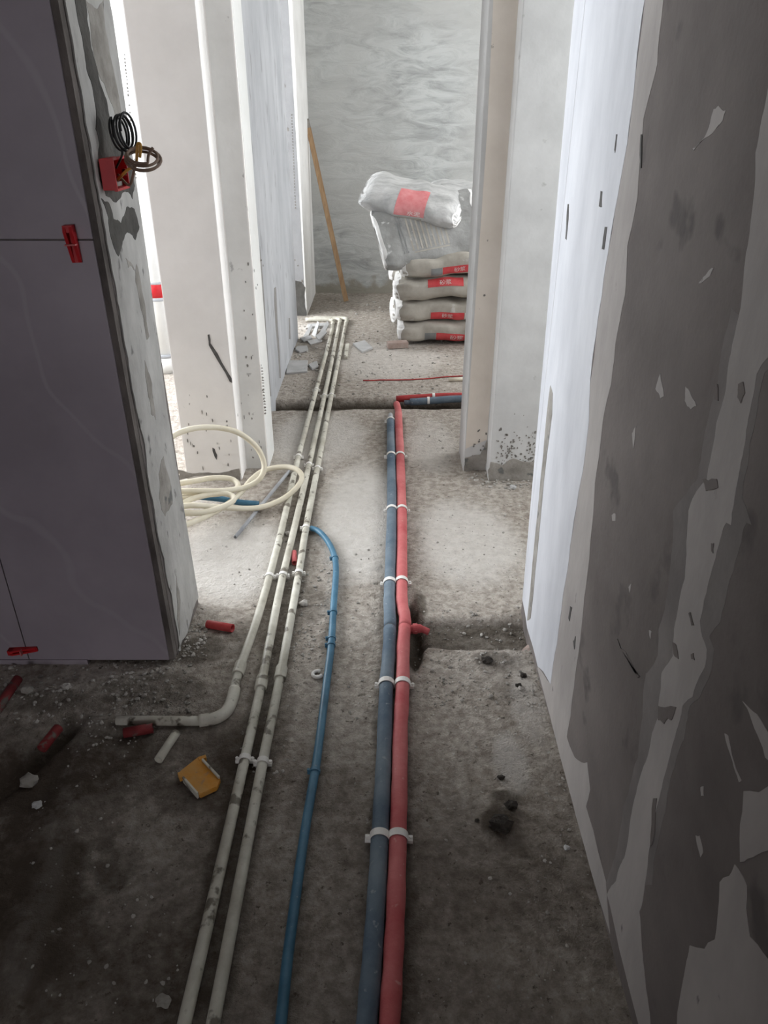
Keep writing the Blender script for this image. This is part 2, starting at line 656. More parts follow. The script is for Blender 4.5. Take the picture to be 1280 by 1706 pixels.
def fbm(x, y, s, o=4):
    t, a, n = 0, 1, 0
    for i in range(o):
        t = t + a * vnoise(x * s + 17 * i, y * s + 31 * i)
        n += a
        a *= .55
        s *= 2.03
    return t / n - .5


def sstep(a, b, x):
    t = np.clip((x - a) / (b - a), 0, 1)
    return t * t * (3 - 2 * t)


def seg_dist(x, y, a, b):
    ax, ay = a
    bx, by = b
    t = np.clip(((x - ax) * (bx - ax) + (y - ay) * (by - ay)) / ((bx - ax) ** 2 + (by - ay) ** 2), 0, 1)
    return np.hypot(x - ax - t * (bx - ax), y - ay - t * (by - ay))


# ------------------------------------------------------------------ floor
def floor_height(x, y):
    h = fbm(x, y, 3.0, 3) * .010 + fbm(x, y, 22, 4) * .007
    soil = np.zeros_like(x)
    dust_light = np.zeros_like(x)
    damp_shade = np.zeros_like(x)
    wob = fbm(x, y, 9, 4) * .05
    # chase across the passage at the far door
    t1 = (1 - sstep(.055, .085, np.abs(y - 3.70 + wob * .6 - .02 * x))) * (1 - sstep(.5, .6, x)) * sstep(-.64, -.60, x)
    h -= t1 * .055
    soil = np.maximum(soil, t1)
    # chase to the doorway on the right, with a deeper pocket beside the red sleeve
    t2 = (1 - sstep(.050, .080, np.abs(y - 1.775 + wob * .7))) * sstep(.06, .10, x) * (1 - sstep(.60, .66, x))
    h -= t2 * .026
    soil = np.maximum(soil, t2 * .72)
    t3 = 1 - sstep(.6, 1.0, np.hypot((x - .085 + wob * .3) / .034, (y - 1.77) / .19))
    h -= t3 * .035
    soil = np.maximum(soil, t3)
    # opened channel at the left foreground
    a, b = G(10, 1420), G(108, 1215)
    d = seg_dist(x, y, (a.x - .35, a.y - .35), (b.x, b.y))
    t4 = 1 - sstep(.0, .06, d + wob * .6)
    h -= t4 * .05
    soil = np.maximum(soil, t4 * .95)
    # raised smear of hardened mortar running beside it
    a, b = G(30, 1640), G(150, 1215)
    d = seg_dist(x, y, (a.x, a.y), (b.x, b.y))
    t5 = 1 - sstep(.01, .07, d + wob * .5)
    h += t5 * .012
    dust_light = np.maximum(dust_light, t5 * .50)
    # trampled crust left of the conduits
    lf = (1 - sstep(-.62, -.30, x)) * (1 - sstep(1.25, 1.55, y))
    rid = np.abs(fbm(x, y, 5, 4))
    h += lf * (.028 * (.18 - rid) + .016 * fbm(x, y, 14, 4))
    soil = np.maximum(soil, lf * sstep(.10, .22, rid) * .8)
    dust_light = np.maximum(dust_light, lf * sstep(.02, .0, rid) * .3)
    # dirt under and between the white conduits
    for (u0, v0, u1, v1, wdt, k) in ((345, 1650, 560, 600, .035, .62), (650, 1690, 660, 700, .034, .55)):
        a, b = G(u0, v0), G(u1, v1)
        d = seg_dist(x, y, (a.x, a.y), (b.x, b.y))
        soil = np.maximum(soil, (1 - sstep(wdt, wdt * 2.0, d + wob * .6)) * k)
    # dirt heaped at wall feet
    for (u, v, rx, ry, k) in ((330, 1085, .10, .10, .72), (250, 1150, .20, .10, .60), (830, 1370, .045, .05, .9), (820, 1100, .08, .05, .62),
                              (840, 1150, .05, .05, .5), (840, 1330, .05, .03, .7), (60, 1170, .25, .06, .62), (620, 945, .03, .03, .6), (520, 1010, .05, .14, .62), (545, 1060, .03, .12, .5), (395, 1070, .05, .12, .5), (470, 1190, .05, .2, .55), (700, 1010, .03, .10, .7), (800, 1043, .12, .02, .8),
                              (800, 785, .07, .05, .6), (530, 575, .16, .22, .55), (820, 806, .14, .03, .5), (30, 1600, .12, .12, .6)):
        c = G(u, v)
        t = 1 - sstep(.5, 1.1, np.hypot((x - c.x) / rx, (y - c.y) / ry) + wob * 8)
        soil = np.maximum(soil, t * k)
        h += t * .006
    # pale powder, plus the brighter lit stretches of screed painted in
    for (u, v, rx, ry, k) in ((385, 930, .30, .34, .80), (850, 1270, .06, .13, .62), (880, 1180, .06, .2, .5), (780, 900, .24, .40, .66),
                              (540, 545, .20, .12, .75), (600, 860, .2, .6, .78), (530, 730, .28, .45, .74), (720, 740, .16, .4, .6), (640, 600, .5, .5, .55)):
        c = G(u, v)
        t = 1 - sstep(.45, 1.15, np.hypot((x - c.x) / rx, (y - c.y) / ry) + wob * 6)
        dust_light = np.maximum(dust_light, t * k)
    # foreground painted darker and browner for its dim light; damp band at the back
    damp_shade = np.maximum(damp_shade, (1 - sstep(1.0, 1.95, y + wob * 4 + .25 * np.clip(-x, -1, 1))) * .62)
    damp_shade = np.maximum(damp_shade, (1 - sstep(-.35, -.15, x + wob)) * (1 - sstep(1.3, 1.75, y)) * .85)
    damp_shade = np.maximum(damp_shade, sstep(5.55, 5.75, y + wob) * .50)
    damp_shade = damp_shade * (.8 + .8 * fbm(x, y, 4, 3))
    return h, soil, dust_light, damp_shade


xs = np.concatenate([np.arange(-3.3, -1.06, .08), np.arange(-1.06, .62, .0105), np.arange(.62, 2.6, .08)])
ys = np.concatenate([np.arange(-5.2, .35, .1), np.arange(.35, 4.3, .0105), np.arange(4.3, 6.62, .017)])
gx, gy = np.meshgrid(xs, ys)
hh, soil, dust_light, damp_shade = floor_height(gx, gy)
nx, ny = len(xs), len(ys)
co = np.stack([gx, gy, hh], -1).reshape(-1, 3)
ii = (np.arange(ny - 1)[:, None] * nx + np.arange(nx - 1)[None, :]).ravel()
quads = np.stack([ii, ii + 1, ii + nx + 1, ii + nx], 1)
me = bpy.data.meshes.new('floor')
me.vertices.add(len(co))
me.vertices.foreach_set('co', co.ravel())
me.loops.add(quads.size)
me.polygons.add(len(quads))
me.polygons.foreach_set('loop_start', np.arange(0, quads.size, 4))
me.loops.foreach_set('vertex_index', quads.ravel())
me.update(calc_edges=True)
me.polygons.foreach_set('use_smooth', [True] * len(quads))
for nm, arr in (('soil', soil), ('dust_light', dust_light), ('damp_shade', damp_shade)):
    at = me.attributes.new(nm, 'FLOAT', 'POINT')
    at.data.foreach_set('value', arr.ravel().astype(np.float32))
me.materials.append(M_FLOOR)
floor = structure(bpy.data.objects.new('floor', me))
COL.objects.link(floor)


def floor_z(x, y):
    a = floor_height(np.array([[x]], float), np.array([[y]], float))[0]
    return float(a[0, 0])


# ------------------------------------------------------------------ room shell
CEIL = 2.72
structure(box('ceiling', -3.4, 2.7, -5.2, 6.7, CEIL, CEIL + .15, M_CEILING))
XR = G(890, 1100).x            # face of the right-hand wall
wall_right = structure(extrude_profile('wall_right', [(XR, -5.2), (XR, 1.875), (XR + .008, 1.885), (XR + .22, 1.885), (XR + .22, -5.2)], -.06, CEIL, M_CEMENT))
XL, YL = -.582, 1.665                                  # corner of the tiled pier
wall_left = structure(box('wall_left', -2.7, XL, YL, 1.928, -.06, CEIL, M_CEMENT, bevel=.004))
# jambs of the far doorway, each rebated
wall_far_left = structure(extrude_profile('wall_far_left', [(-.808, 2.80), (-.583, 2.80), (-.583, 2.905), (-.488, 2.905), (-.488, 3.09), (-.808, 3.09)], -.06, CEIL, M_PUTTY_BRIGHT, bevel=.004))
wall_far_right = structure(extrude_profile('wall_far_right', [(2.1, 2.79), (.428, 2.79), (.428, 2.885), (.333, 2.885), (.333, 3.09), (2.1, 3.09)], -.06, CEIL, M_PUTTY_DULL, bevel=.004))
wall_passage = structure(box('wall_passage', -.72, -.566, 3.09, 4.95, -.06, CEIL, M_SKIM_STREAK, bevel=.004))
wall_passage_end = structure(box('wall_passage_end', -.86, -.562, 5.56, 6.40, -.06, CEIL, M_PUTTY, bevel=.004))


def window_wall(name, x0, x1, y0, y1, wy0, wy1, wz0, wz1, mat):
    bm = bmesh.new()
    add_box(bm, x0, x1, y0, y1, -.06, wz0)
    add_box(bm, x0, x1, y0, y1, wz1, CEIL)
    add_box(bm, x0, x1, y0, wy0, wz0, wz1)
    add_box(bm, x0, x1, wy1, y1, wz0, wz1)
    return structure(from_bm(name, bm, mat))


def window_frame(name, x, wy0, wy1, wz0, wz1, n):
    w = structure(bpy.data.objects.new(name, None))
    COL.objects.link(w)
    w.location = (x, (wy0 + wy1) / 2, wz0)
    bm = bmesh.new()
    t = .05
    add_box(bm, x - .03, x + .03, wy0, wy1, wz0, wz0 + t)
    add_box(bm, x - .03, x + .03, wy0, wy1, wz1 - t, wz1)
    for k in range(n + 1):
        y = wy0 + (wy1 - wy0 - t) * k / n
        add_box(bm, x - .028, x + .028, y, y + t, wz0 + t, wz1 - t)
    from_bm('window_frame', bm, M_PVC_CLEAN, w)
    return w


def window_wall_y(name, x0, x1, y0, y1, wx0, wx1, wz0, wz1, mat, n):
    bm = bmesh.new()
    add_box(bm, x0, wx0, y0, y1, -.06, CEIL)
    add_box(bm, wx1, x1, y0, y1, -.06, CEIL)
    add_box(bm, wx0, wx1, y0, y1, -.06, wz0)
    add_box(bm, wx0, wx1, y0, y1, wz1, CEIL)
    return structure(from_bm(name, bm, mat))


def window_frame_y(name, y, wx0, wx1, wz0, wz1, n):
    w = structure(bpy.data.objects.new(name, None))
    COL.objects.link(w)
    w.location = ((wx0 + wx1) / 2, y, wz0)
    bm = bmesh.new()
    t = .05
    add_box(bm, wx0, wx1, y - .03, y + .03, wz0, wz0 + t)
    add_box(bm, wx0, wx1, y - .03, y + .03, wz1 - t, wz1)
    for k in range(n + 1):
        x = wx0 + (wx1 - wx0 - t) * k / n
        add_box(bm, x, x + t, y - .028, y + .028, wz0 + t, wz1 - t)
    from_bm('window_frame', bm, M_PVC_CLEAN, w)
    return w


wall_back = window_wall_y('wall_back', -3.4, 2.7, 6.33, 6.6, -2.75, -1.15, .35, 2.35, M_BACK, 2)
window_frame_y('window_5', 6.50, -2.75, -1.15, .35, 2.35, 2)
wall_rear = window_wall_y('wall_rear', -2.9, .7, -5.2, -5.0, -2.1, -.5, .3, 1.6, M_CEMENT, 2)
window_frame_y('added_rear_window', -5.12, -2.1, -.5, .3, 1.6, 1)  # unseen window, placed far back to light the tiles more than the floor
window_wall('wall_left_room', -3.4, -3.2, 1.6, 6.6, 2.1, 5.8, .8, 2.3, M_PUTTY)
window_frame('window_1', -3.30, 2.1, 5.8, .8, 2.3, 4)
window_wall('wall_right_room', 2.0, 2.2, 1.6, 2.8, 1.95, 2.69, 1.1, 2.1, M_PUTTY)
window_frame('window_2', 2.10, 1.95, 2.69, 1.1, 2.1, 1)
window_wall('wall_far_room', 2.5, 2.7, 3.0, 6.6, 3.6, 5.8, .85, 2.25, M_PUTTY)
window_frame('window_3', 2.60, 3.6, 5.8, .85, 2.25, 2)
structure(box('wall_rear_room', -2.8, -2.6, -5.2, 1.7, -.06, CEIL, M_CEMENT))
structure(box('wall_right_room_side', XR + .22, 2.1, 1.62, 1.885, -.06, CEIL, M_PUTTY))

# --- right wall: coats of putty, corner bead, scuffs
XW = XR
wall_zmin = .012


def wr(pix):
    return px_x(pix, XW)


# smooth coat beside the corner: edge traced downwards, closed at the wall's far end
edge = [WX(u, v, XW) for u, v in [(1084, -120), (1075, 0), (1060, 120), (1046, 240), (1026, 348), (1010, 443), (997, 533), (984, 640), (982, 703), (961, 846), (951, 908), (939, 990), (929, 1072), (918, 1140)]]
edge = [Vector((q.y, q.z)) for q in edge]
ztop = 2.6
poly = [Vector((1.872, ztop)), Vector((edge[0].x, ztop))] + edge + [Vector((1.60, .02)), Vector((1.77, .02)), Vector((1.872, .05))]
patch('putty_coat', 'x', XW, -1, poly, .0009, M_PUTTY_COOL, wall_right, 2, .05, 3)
cream_r = [(1112, -120), (1106, 0), (1096, 107), (1073, 197), (1063, 328), (1046, 410), (1042, 492), (1026, 574), (1019, 640), (1005, 703), (992, 805), (986, 887),
           (978, 969), (970, 1043), (964, 1092), (957, 1146), (951, 1195), (945, 1228), (958, 1262), (979, 1270), (984, 1316), (977, 1344), (1004, 1445), (1010, 1468)]
cr = wr(cream_r)
poly = [Vector((e.x + .0, e.y)) for e in edge][::-1]
lo = [Vector((WX(1021, 1500, XW).y - .02, .012)), Vector((1.60, .012))]
poly = [Vector((cr[0].x, ztop))] + cr + lo + [Vector((1.60, .02))] + poly + [Vector((edge[0].x, ztop))]
patch('putty_coat', 'x', XW, -1, poly, .0005, M_PUTTY_WARM, wall_right, 2, .05, 5)
band_l = [(1275, 180), (1260, 254), (1256, 336), (1244, 422), (1235, 513), (1221, 574), (1211, 644), (1196, 700), (1185, 764), (1179, 797), (1171, 806), (1148, 851), (1145, 925), (1142, 964),
          (1124, 1048), (1122, 1093), (1103, 1122), (1098, 1173), (1097, 1196), (1080, 1260), (1055, 1344), (1041, 1429), (1027, 1468), (1012, 1490)]
band_r = [(1340, 180), (1330, 300), (1315, 400), (1300, 500), (1281, 595), (1262, 623), (1248, 697), (1235, 774), (1225, 829), (1219, 875), (1211, 871), (1206, 880), (1193, 932), (1180, 977), (1167, 1035),
          (1171, 1061), (1179, 1083), (1175, 1112), (1155, 1161), (1138, 1177), (1134, 1199), (1117, 1260), (1100, 1327), (1083, 1412), (1075, 1474), (1066, 1519), (1072, 1600), (1083, 1687), (1086, 1760), (1066, 1712)]
bl, br = wr(band_l), wr(band_r)
for q in bl + br:
    q.y = max(q.y, .012)
hl = wr([(u - 16 - (10 if 850 < v < 1250 else 0), v) for u, v in band_l if v > 500])
hr = wr([(u + 12 + (22 if 860 < v < 1060 else 0), v) for u, v in band_r if 500 < v < 1500])
for q in hl + hr:
    q.y = max(q.y, .012)
patch('thin_skim', 'x', XW, -1, hl + hr[::-1], .0003, M_SKIM_THIN, wall_right, 3, .08, 88)
patch('putty_band', 'x', XW, -1, [Vector((bl[0].x, ztop))] + bl + br[::-1] + [Vector((br[0].x, ztop))], .0006, M_PUTTY_WARM, wall_right, 3, .07, 8)
for i, pl in enumerate([
    [(1145, 1600), (1150, 1575), (1192, 1565), (1200, 1470), (1225, 1440), (1245, 1475), (1250, 1560), (1282, 1600), (1300, 1730), (1128, 1730)],
    [(1240, 1318), (1300, 1310), (1310, 1420), (1262, 1424), (1234, 1436)],
    [(1208, 1222), (1214, 1226), (1236, 1300), (1232, 1303), (1222, 1270)],
    [(1160, 1392), (1166, 1392), (1172, 1420), (1168, 1428)],
    [(1198, 176), (1210, 184), (1205, 201), (1188, 222), (1157, 251), (1155, 247), (1174, 230), (1184, 205), (1190, 182)],
    [(1101, 622), (1104, 640), (1107, 660), (1101, 664), (1093, 648)],
    [(1143, 644), (1150, 652), (1161, 676), (1152, 682), (1142, 668)],
    [(1165, 472), (1172, 462), (1190, 446), (1184, 460)],
    [(1020, 858), (1026, 856), (1026, 868), (1021, 868)],
    [(1054, 722), (1060, 710), (1056, 748)], [(1048, 978), (1053, 972), (1050, 988)], [(1082, 1050), (1086, 1052), (1084, 1064)],
    [(1168, 1312), (1173, 1310), (1173, 1326), (1169, 1326)],
    [(1238, 1168), (1262, 1190), (1284, 1230), (1300, 1270), (1276, 1262), (1252, 1196)],
]):
    q = wr(pl)
    for a in q:
        a.y = max(a.y, .012)
    patch('putty_patch', 'x', XW, -1, q, .0006, M_PUTTY_WARM, wall_right, 2, .10, 20 + i)
for i, pl in enumerate([
    [(1002, 318), (1005, 319), (1004, 345), (999, 344)], [(1009, 378), (1013, 378), (1008, 416), (1004, 415)], [(1028, 224), (1030, 224), (1026, 255), (1025, 250)],
    [(1069, 224), (1071, 224), (1070, 280), (1068, 280)], [(1026, 1064), (1030, 1064), (1067, 1127), (1064, 1129)], [(1193, 640), (1197, 640), (1198, 668), (1192, 665)],
    [(1232, 640), (1240, 636), (1243, 655), (1236, 672), (1231, 662)], [(1172, 798), (1196, 798), (1198, 812), (1178, 818)], [(1187, 905), (1191, 905), (1190, 922), (1187, 918)],
    [(1149, 1022), (1152, 1020), (1158, 1042), (1154, 1042)], [(1122, 1070), (1128, 1074), (1132, 1098), (1124, 1090)], [(1153, 1090), (1157, 1088), (1159, 1100), (1154, 1098)],
    [(1098, 1176), (1128, 1178), (1120, 1200), (1114, 1196), (1108, 1206), (1098, 1200)], [(1085, 1410), (1090, 1330), (1096, 1330), (1090, 1400)],
    [(947, 340), (949, 340), (945, 400), (943, 398)], [(951, 1010), (954, 1012), (950, 1035), (948, 1030)], [(956, 1068), (960, 1060), (958, 1082)]]):
    patch('scuff_mark', 'x', XW, -1, wr(pl), .0015, M_SCUFF if i in (0, 1, 2, 3, 14, 15, 16) else M_CEMENT, wall_right, 2, .10, 60 + i)
# corner bead standing off the lower part of the corner; the slot's shade is a painted grey strip
extrude_profile('corner_bead', [(XR - .0013, 1.868), (XR + .003, 1.868), (XR + .012, 1.892), (XR + .004, 1.892)], .045, CEIL - .02, M_PVC_CLEAN, wall_right)
sl = [(918, 642), (922, 655), (921, 690), (912, 760), (902, 860), (893, 950), (885, 1030), (879, 1034), (888, 940), (897, 850), (906, 760), (912, 690)]
patch('slot_shade', 'x', XW, -1, wr(sl), .0015, M_CEMENT_MID, wall_right, 1, .03, 90)

# --- tiled face of the left pier
YT = 1.635
ztile = WY(80, 400, YT).z
xj = WY(45, 1105, YT).x
xe = XL - .016
box('mortar_bed', -2.6, XL - .0015, YT + .005, YL, .012, CEIL - .05, M_BED, wall_left)
T = [('tile', xj + .0012, xe, .013, ztile - .001), ('tile', xj - .80, xj - .0012, .003, ztile - .001), ('tile', xj - 1.6, xj - .8024, .003, ztile - .001),
     ('tile', xe - .80, xe, ztile + .0018, 2.30), ('tile', xe - 1.6, xe - .8024, ztile + .0018, 2.30)]
for nme, a, b, z0, z1 in T:
    box(nme, a, b, YT, YT + .011, z0, z1, M_TILE, wall_left, bevel=.0012)
box('tile_foot_strip', -2.4, WY(142, 1108, YT - .004).x, YT - .005, YT + .008, .001, .016, M_TILE, wall_left, bevel=.001)

# --- plastered jamb of that pier: ragged putty over grey cement
edge_near = [(100, -60), (106, 0), (112, 40), (118, 85), (124, 130), (132, 180), (140, 225), (150, 255), (157, 290), (164, 320), (170, 350), (176, 395), (184, 445), (192, 500),
             (200, 560), (209, 620), (222, 680), (240, 790), (254, 870), (268, 930), (280, 990), (287, 1040), (295, 1085)]
en = px_x(edge_near, XL)
for q in en:
    q.x = min(max(q.x, YL + .001), YL + .05)
poly = [Vector((1.925, ztop)), Vector((en[0].x, ztop))] + en + [Vector((YL + .004, .02)), Vector((1.925, .02))]
patch('putty_coat', 'x', XL, 1, poly, .003, M_JAMB, wall_left, 3, .10, 11)


def jm(pix):
    q = px_x(pix, XL + .003)
    for a in q:
        a.x = min(max(a.x, YL + .004), 1.924)
    return q


for i, (pl, mt, tk) in enumerate([
    ([(131, 0), (147, 0), (156, 80), (168, 130), (180, 165), (186, 200), (205, 235), (222, 270), (226, 310), (222, 332), (215, 320), (200, 332), (178, 326), (168, 300), (166, 262), (168, 240), (162, 215), (163, 190), (158, 150), (146, 100), (138, 50), (120, -60), (132, -60)], M_CEMENT_DARK, .0008),
    ([(170, 330), (182, 337), (190, 364), (203, 372), (212, 345), (225, 348), (233, 378), (226, 400), (215, 388), (205, 402), (198, 427), (186, 397), (182, 364)], M_CEMENT_DARK, .0008),
    ([(147, 0), (177, 0), (205, 188), (195, 196), (184, 162), (168, 125), (157, 75)], M_CEMENT_MID, .0005),
    ([(228, 440), (240, 500), (248, 560), (244, 566), (236, 520), (226, 470)], M_CEMENT_MID, .0005),
    ([(210, 430), (222, 442), (226, 452), (214, 446)], M_CEMENT_MID, .0006),
    ([(240, 600), (252, 640), (258, 700), (250, 690), (244, 650)], M_CEMENT_MID, .0005),
    ([(270, 760), (280, 800), (284, 840), (272, 860), (262, 830), (262, 790)], M_CEMENT_MID, .0006),
    ([(290, 960), (296, 1000), (294, 1060), (290, 1030)], M_CEMENT_MID, .0006)]):
    patch('bare_cement_patch', 'x', XL + .003, 1, jm(pl), tk, mt, wall_left, 3, .14, 40 + i)

# the pier leans a touch out of plumb
for o_ in [wall_left] + [c_ for c_ in COL.objects if c_.parent == wall_left]:
    for v_ in o_.data.vertices:
        v_.co.x -= .0095 * (v_.co.z - .95)

# --- far doorway: beige rebates, feet stained with cement, pencilled and printed marks
patch('beige_coat', 'y', 2.885, -1, [Vector((.337, .10)), Vector((.424, .14)), Vector((.424, 2.6)), Vector((.337, 2.6))], .001, M_BEIGE, wall_far_right, 1, .01, 1)
patch('white_coat', 'x', -.488, 1, [Vector((2.910, .0)), Vector((3.085, .0)), Vector((3.085, 2.6)), Vector((2.910, 2.6))], .001, M_PVC_CLEAN, wall_far_left, 1, .005, 1)
patch('cement_foot', 'y', 2.885, -1, [Vector((.337, .0)), Vector((.424, .0)), Vector((.424, .14)), Vector((.40, .075)), Vector((.337, .06))], .004, M_CEMENT_MID, wall_far_right, 3, .1, 2)
patch('cement_foot', 'y', 2.79, -1, [Vector((.431, .0)), Vector((.75, .0)), Vector((.75, .10)), Vector((.60, .085)), Vector((.52, .10)), Vector((.48, .07)), Vector((.431, .085))], .004, M_CEMENT_MID, wall_far_right, 3, .12, 4)
patch('cement_foot', 'y', 2.80, -1, [Vector((-.84, .0)), Vector((-.59, .0)), Vector((-.59, .05)), Vector((-.7, .03)), Vector((-.84, .045))], .003, M_CEMENT_MID, wall_far_left, 3, .12, 6)
patch('face_shade', 'y', 5.56, -1, [Vector((-.85, .0)), Vector((-.572, .0)), Vector((-.572, 2.6)), Vector((-.85, 2.6))], .0008, M_SHADED_FACE, wall_passage_end, 2, .01, 31)  # grey painted on for the shade this end face stands in
patch('cement_foot', 'y', 5.56, -1, [Vector((-.80, .0)), Vector((-.566, .0)), Vector((-.566, .20)), Vector((-.59, .24)), Vector((-.66, .25)), Vector((-.8, .24))], .002, M_CEMENT_DARK, wall_passage_end, 3, .08, 9)


def specks(name, plane, const, outward, pix, parent, seed, mat=M_SPLASH):
    """a cluster of tiny splashes and pencil marks: one thin mesh"""
    rnd = random.Random(seed)
    V, F = [], []
    for (u, v, w, h) in pix:
        q = WX(u, v, const) if plane == 'x' else WY(u, v, const)
        q2 = WX(u + w, v + h, const) if plane == 'x' else WY(u + w, v + h, const)
        a = q.y if plane == 'x' else q.x
        b = q2.y if plane == 'x' else q2.x
        a, b = min(a, b), max(a, b)
        z1, z0 = max(q.z, q2.z), min(q.z, q2.z)
        if b - a < .0015:
            b = a + .0015
        n = 7
        base = len(V)
        for o in (outward * .0016, -outward * .0003):
            for k in range(n):
                t = 2 * math.pi * k / n
                rr = rnd.uniform(.55, 1.15) * .5
                s, z = (a + b) / 2 + (b - a) * rr * math.cos(t), (z0 + z1) / 2 + (z1 - z0) * rr * math.sin(t)
                V.append((const + o, s, z) if plane == 'x' else (s, const + o, z))
        F.append(tuple(base + k for k in range(n)))
        for k in range(n):
            k2 = (k + 1) % n
            F.append((base + k, base + n + k, base + n + k2, base + k2))
    return mesh_obj(name, V, F, mat, parent)


rnd = random.Random(5)
sp = []
for _ in range(150):
    u = rnd.uniform(825, 892)
    v = 800 - abs(rnd.gauss(0, 38)) - 12
    s = rnd.uniform(1.2, 4.2)
    sp.append((u, v, s, s * rnd.uniform(.7, 1.6)))
specks('splash_marks', 'y', 2.79, -1, sp, wall_far_right, 1)
specks('splash_marks', 'y', 2.884, -1, [(805, 490, 4, 4)] + [(rnd.uniform(785, 818), rnd.uniform(715, 790), rnd.uniform(1.5, 4), rnd.uniform(2, 4)) for _ in range(30)], wall_far_right, 2)
specks('splash_marks', 'y', 2.80, -1, [(rnd.uniform(305, 405), rnd.uniform(640, 800), rnd.uniform(1, 3.5), rnd.uniform(3, 8)) for _ in range(26)], wall_far_left, 3)
specks('splash_marks', 'y', 2.9042, -1, [(rnd.uniform(405, 440), rnd.uniform(430, 770), rnd.uniform(1, 4), rnd.uniform(2, 7)) for _ in range(26)], wall_far_left, 4)
patch('dull_coat', 'y', 2.905, -1, [Vector((-.579, .0)), Vector((-.492, .0)), Vector((-.492, 2.6)), Vector((-.579, 2.6))], .0008, M_PUTTY, wall_far_left, 1, .003, 3)
patch('scratch', 'y', 2.80, -1, px_y([(346, 558), (349, 557), (351, 572), (370, 604), (386, 630), (387, 638), (383, 636), (366, 606), (348, 575)], 2.80), .0012, M_SCUFF, wall_far_left, 1, .05, 5)
patch('scratch', 'y', 2.80, -1, px_y([(354, 746), (358, 748), (362, 758), (361, 766), (356, 756)], 2.80), .0012, M_SCUFF, wall_far_left, 1, .1, 6)
# faint print left by the corner film along the edges
mk = [(206 + (v - 90) * .094, v, 3.2, rnd.uniform(2, 5)) for v in range(90, 300, 6) if rnd.random() < .75]
mk += [(434 + (v - 610) * .08, v, 4.5, rnd.uniform(2, 4)) for v in range(612, 690, 5)]
specks('printed_film_marks', 'y', 2.80, -1, [m_ for m_ in mk if m_[0] < 300], wall_far_left, 8, M_CEMENT_MID)
specks('printed_film_marks', 'y', 2.9042, -1, [m_ for m_ in mk if m_[0] > 300], wall_far_left, 9, M_CEMENT_MID)
specks('printed_film_marks', 'y', 5.559, -1, [(485 + (v - 190) * .04, v, 2.2, 3) for v in range(190, 350, 5)] + [(470, 138, 5, 4), (474, 140, 2, 6), (468, 185, 3, 3), (478, 212, 4, 7), (476, 222, 3, 6), (490, 432, 3, 3), (495, 441, 3, 3), (501, 465, 5, 6)], wall_passage_end, 10)
# cracks low on the passage wall
for i, pl in enumerate([[(457, 480), (460, 478), (461, 500), (463, 545), (466, 585), (468, 630), (466, 630), (463, 585), (459, 540), (457, 505)],
                        [(481, 530), (483, 530), (484, 565), (482, 565)], [(433, 410), (436, 440), (444, 560), (452, 660), (449, 660), (441, 560), (434, 450)]]):
    patch('crack', 'x', -.566, 1, [a for a in px_x(pl, -.566)], .0006, M_CRACK, wall_passage, 1, .04, 12 + i)

# ------------------------------------------------------------------ white conduits on the floor
RW = .0120


def path_floor(pix, r, lift=0.0):
    return [G(u, v, r + lift + .002) for u, v in pix]


def add_clips(P, vs, r, parent, mat, width=.014, name='pipe_clip', sides=(1, -1), ear=.008):
    for u, v in vs:
        i = nearest(P, G(u, v, r))
        c, d = frame_at(P, i)
        saddle_clip(name, c, d, r, width, mat, parent, ear, sides)


def conduit(label, pix, clips, coups, end_left=True):
    P = catmull(path_floor(pix, RW), 6)
    t = thing('conduit_pipe', label, 'pipe', (P[0].x, P[0].y, 0), 'white conduits running down the passage')
    tube('pipe_run', P, RW, M_PVC, t, 14)
    add_clips(P, clips, RW, t, M_CLIP)
    for u, v in coups:
        i = nearest(P, G(u, v, RW))
        c, d = frame_at(P, i)
        collar('coupling', c, d, RW * .98, RW + .0042, .046, M_PVC, t)
    return t, P


tL, PL = conduit('leftmost of three white conduits, bending left by the tiled pier',
                 [(555, 537), (551, 560), (527, 650), (512, 705), (494, 775), (470, 880), (445, 975), (425, 1042), (399, 1115), (389, 1152)],
                 [(527, 652), (497, 768), (443, 962)], [(397, 1118)])
# elbow and the short leg to the left
c0 = G(389, 1152, RW + .002)
elbow = catmull([G(391, 1148, RW + .002), G(387, 1165, RW + .002), G(378, 1184, RW + .002), G(360, 1196, RW + .002), G(332, 1201, RW + .002)], 6)
ebw = [RW + .0035] * len(elbow)
V, F = tube_data(elbow, ebw, 16)
mesh_obj('elbow', V, F, M_PVC, tL, True)
leg = [G(338, 1201, RW + .002), G(290, 1201, RW + .002), G(195, 1200, RW - .002)]
V, F = tube_data(leg, RW, 14, True, .82)
mesh_obj('pipe_run', V, F, M_PVC, tL, True)
tM, PM = conduit('middle of three white conduits, one of the two reaching the foreground',
                 [(566, 537), (545, 640), (515, 775), (487, 895), (468, 975), (436, 1138), (408, 1265), (355, 1500), (307, 1706), (290, 1790)],
                 [(541, 655), (517, 775), (469, 962), (409, 1268)], [(436, 1138)])
tR, PR = conduit('rightmost of three white conduits, nearest the blue pipe',
                 [(577, 537), (556, 640), (533, 760), (510, 880), (498, 955), (468, 1122), (438, 1270), (398, 1480), (355, 1706), (338, 1790)],
                 [(553, 655), (533, 772), (506, 885), (497, 958), (440, 1265)], [(467, 1122)])
# far ends turn left through long elbows
for t, (u, v), du in ((tL, (555, 537), 30), (tM, (566, 537), 36), (tR, (577, 537), 42)):
    a = G(u, v, RW + .002)
    off = {30: 0, 36: .02, 42: .04}[du]
    P = catmull([a + Vector((0, -.03, 0)), a + Vector((0, .03 + off, 0)), a + Vector((-.015, .062 + off, 0)), a + Vector((-.05, .075 + off, 0)), a + Vector((-.20 - off, .075 + off, 0))], 6)
    tube('elbow', P, RW + .002, M_PVC, t, 14)

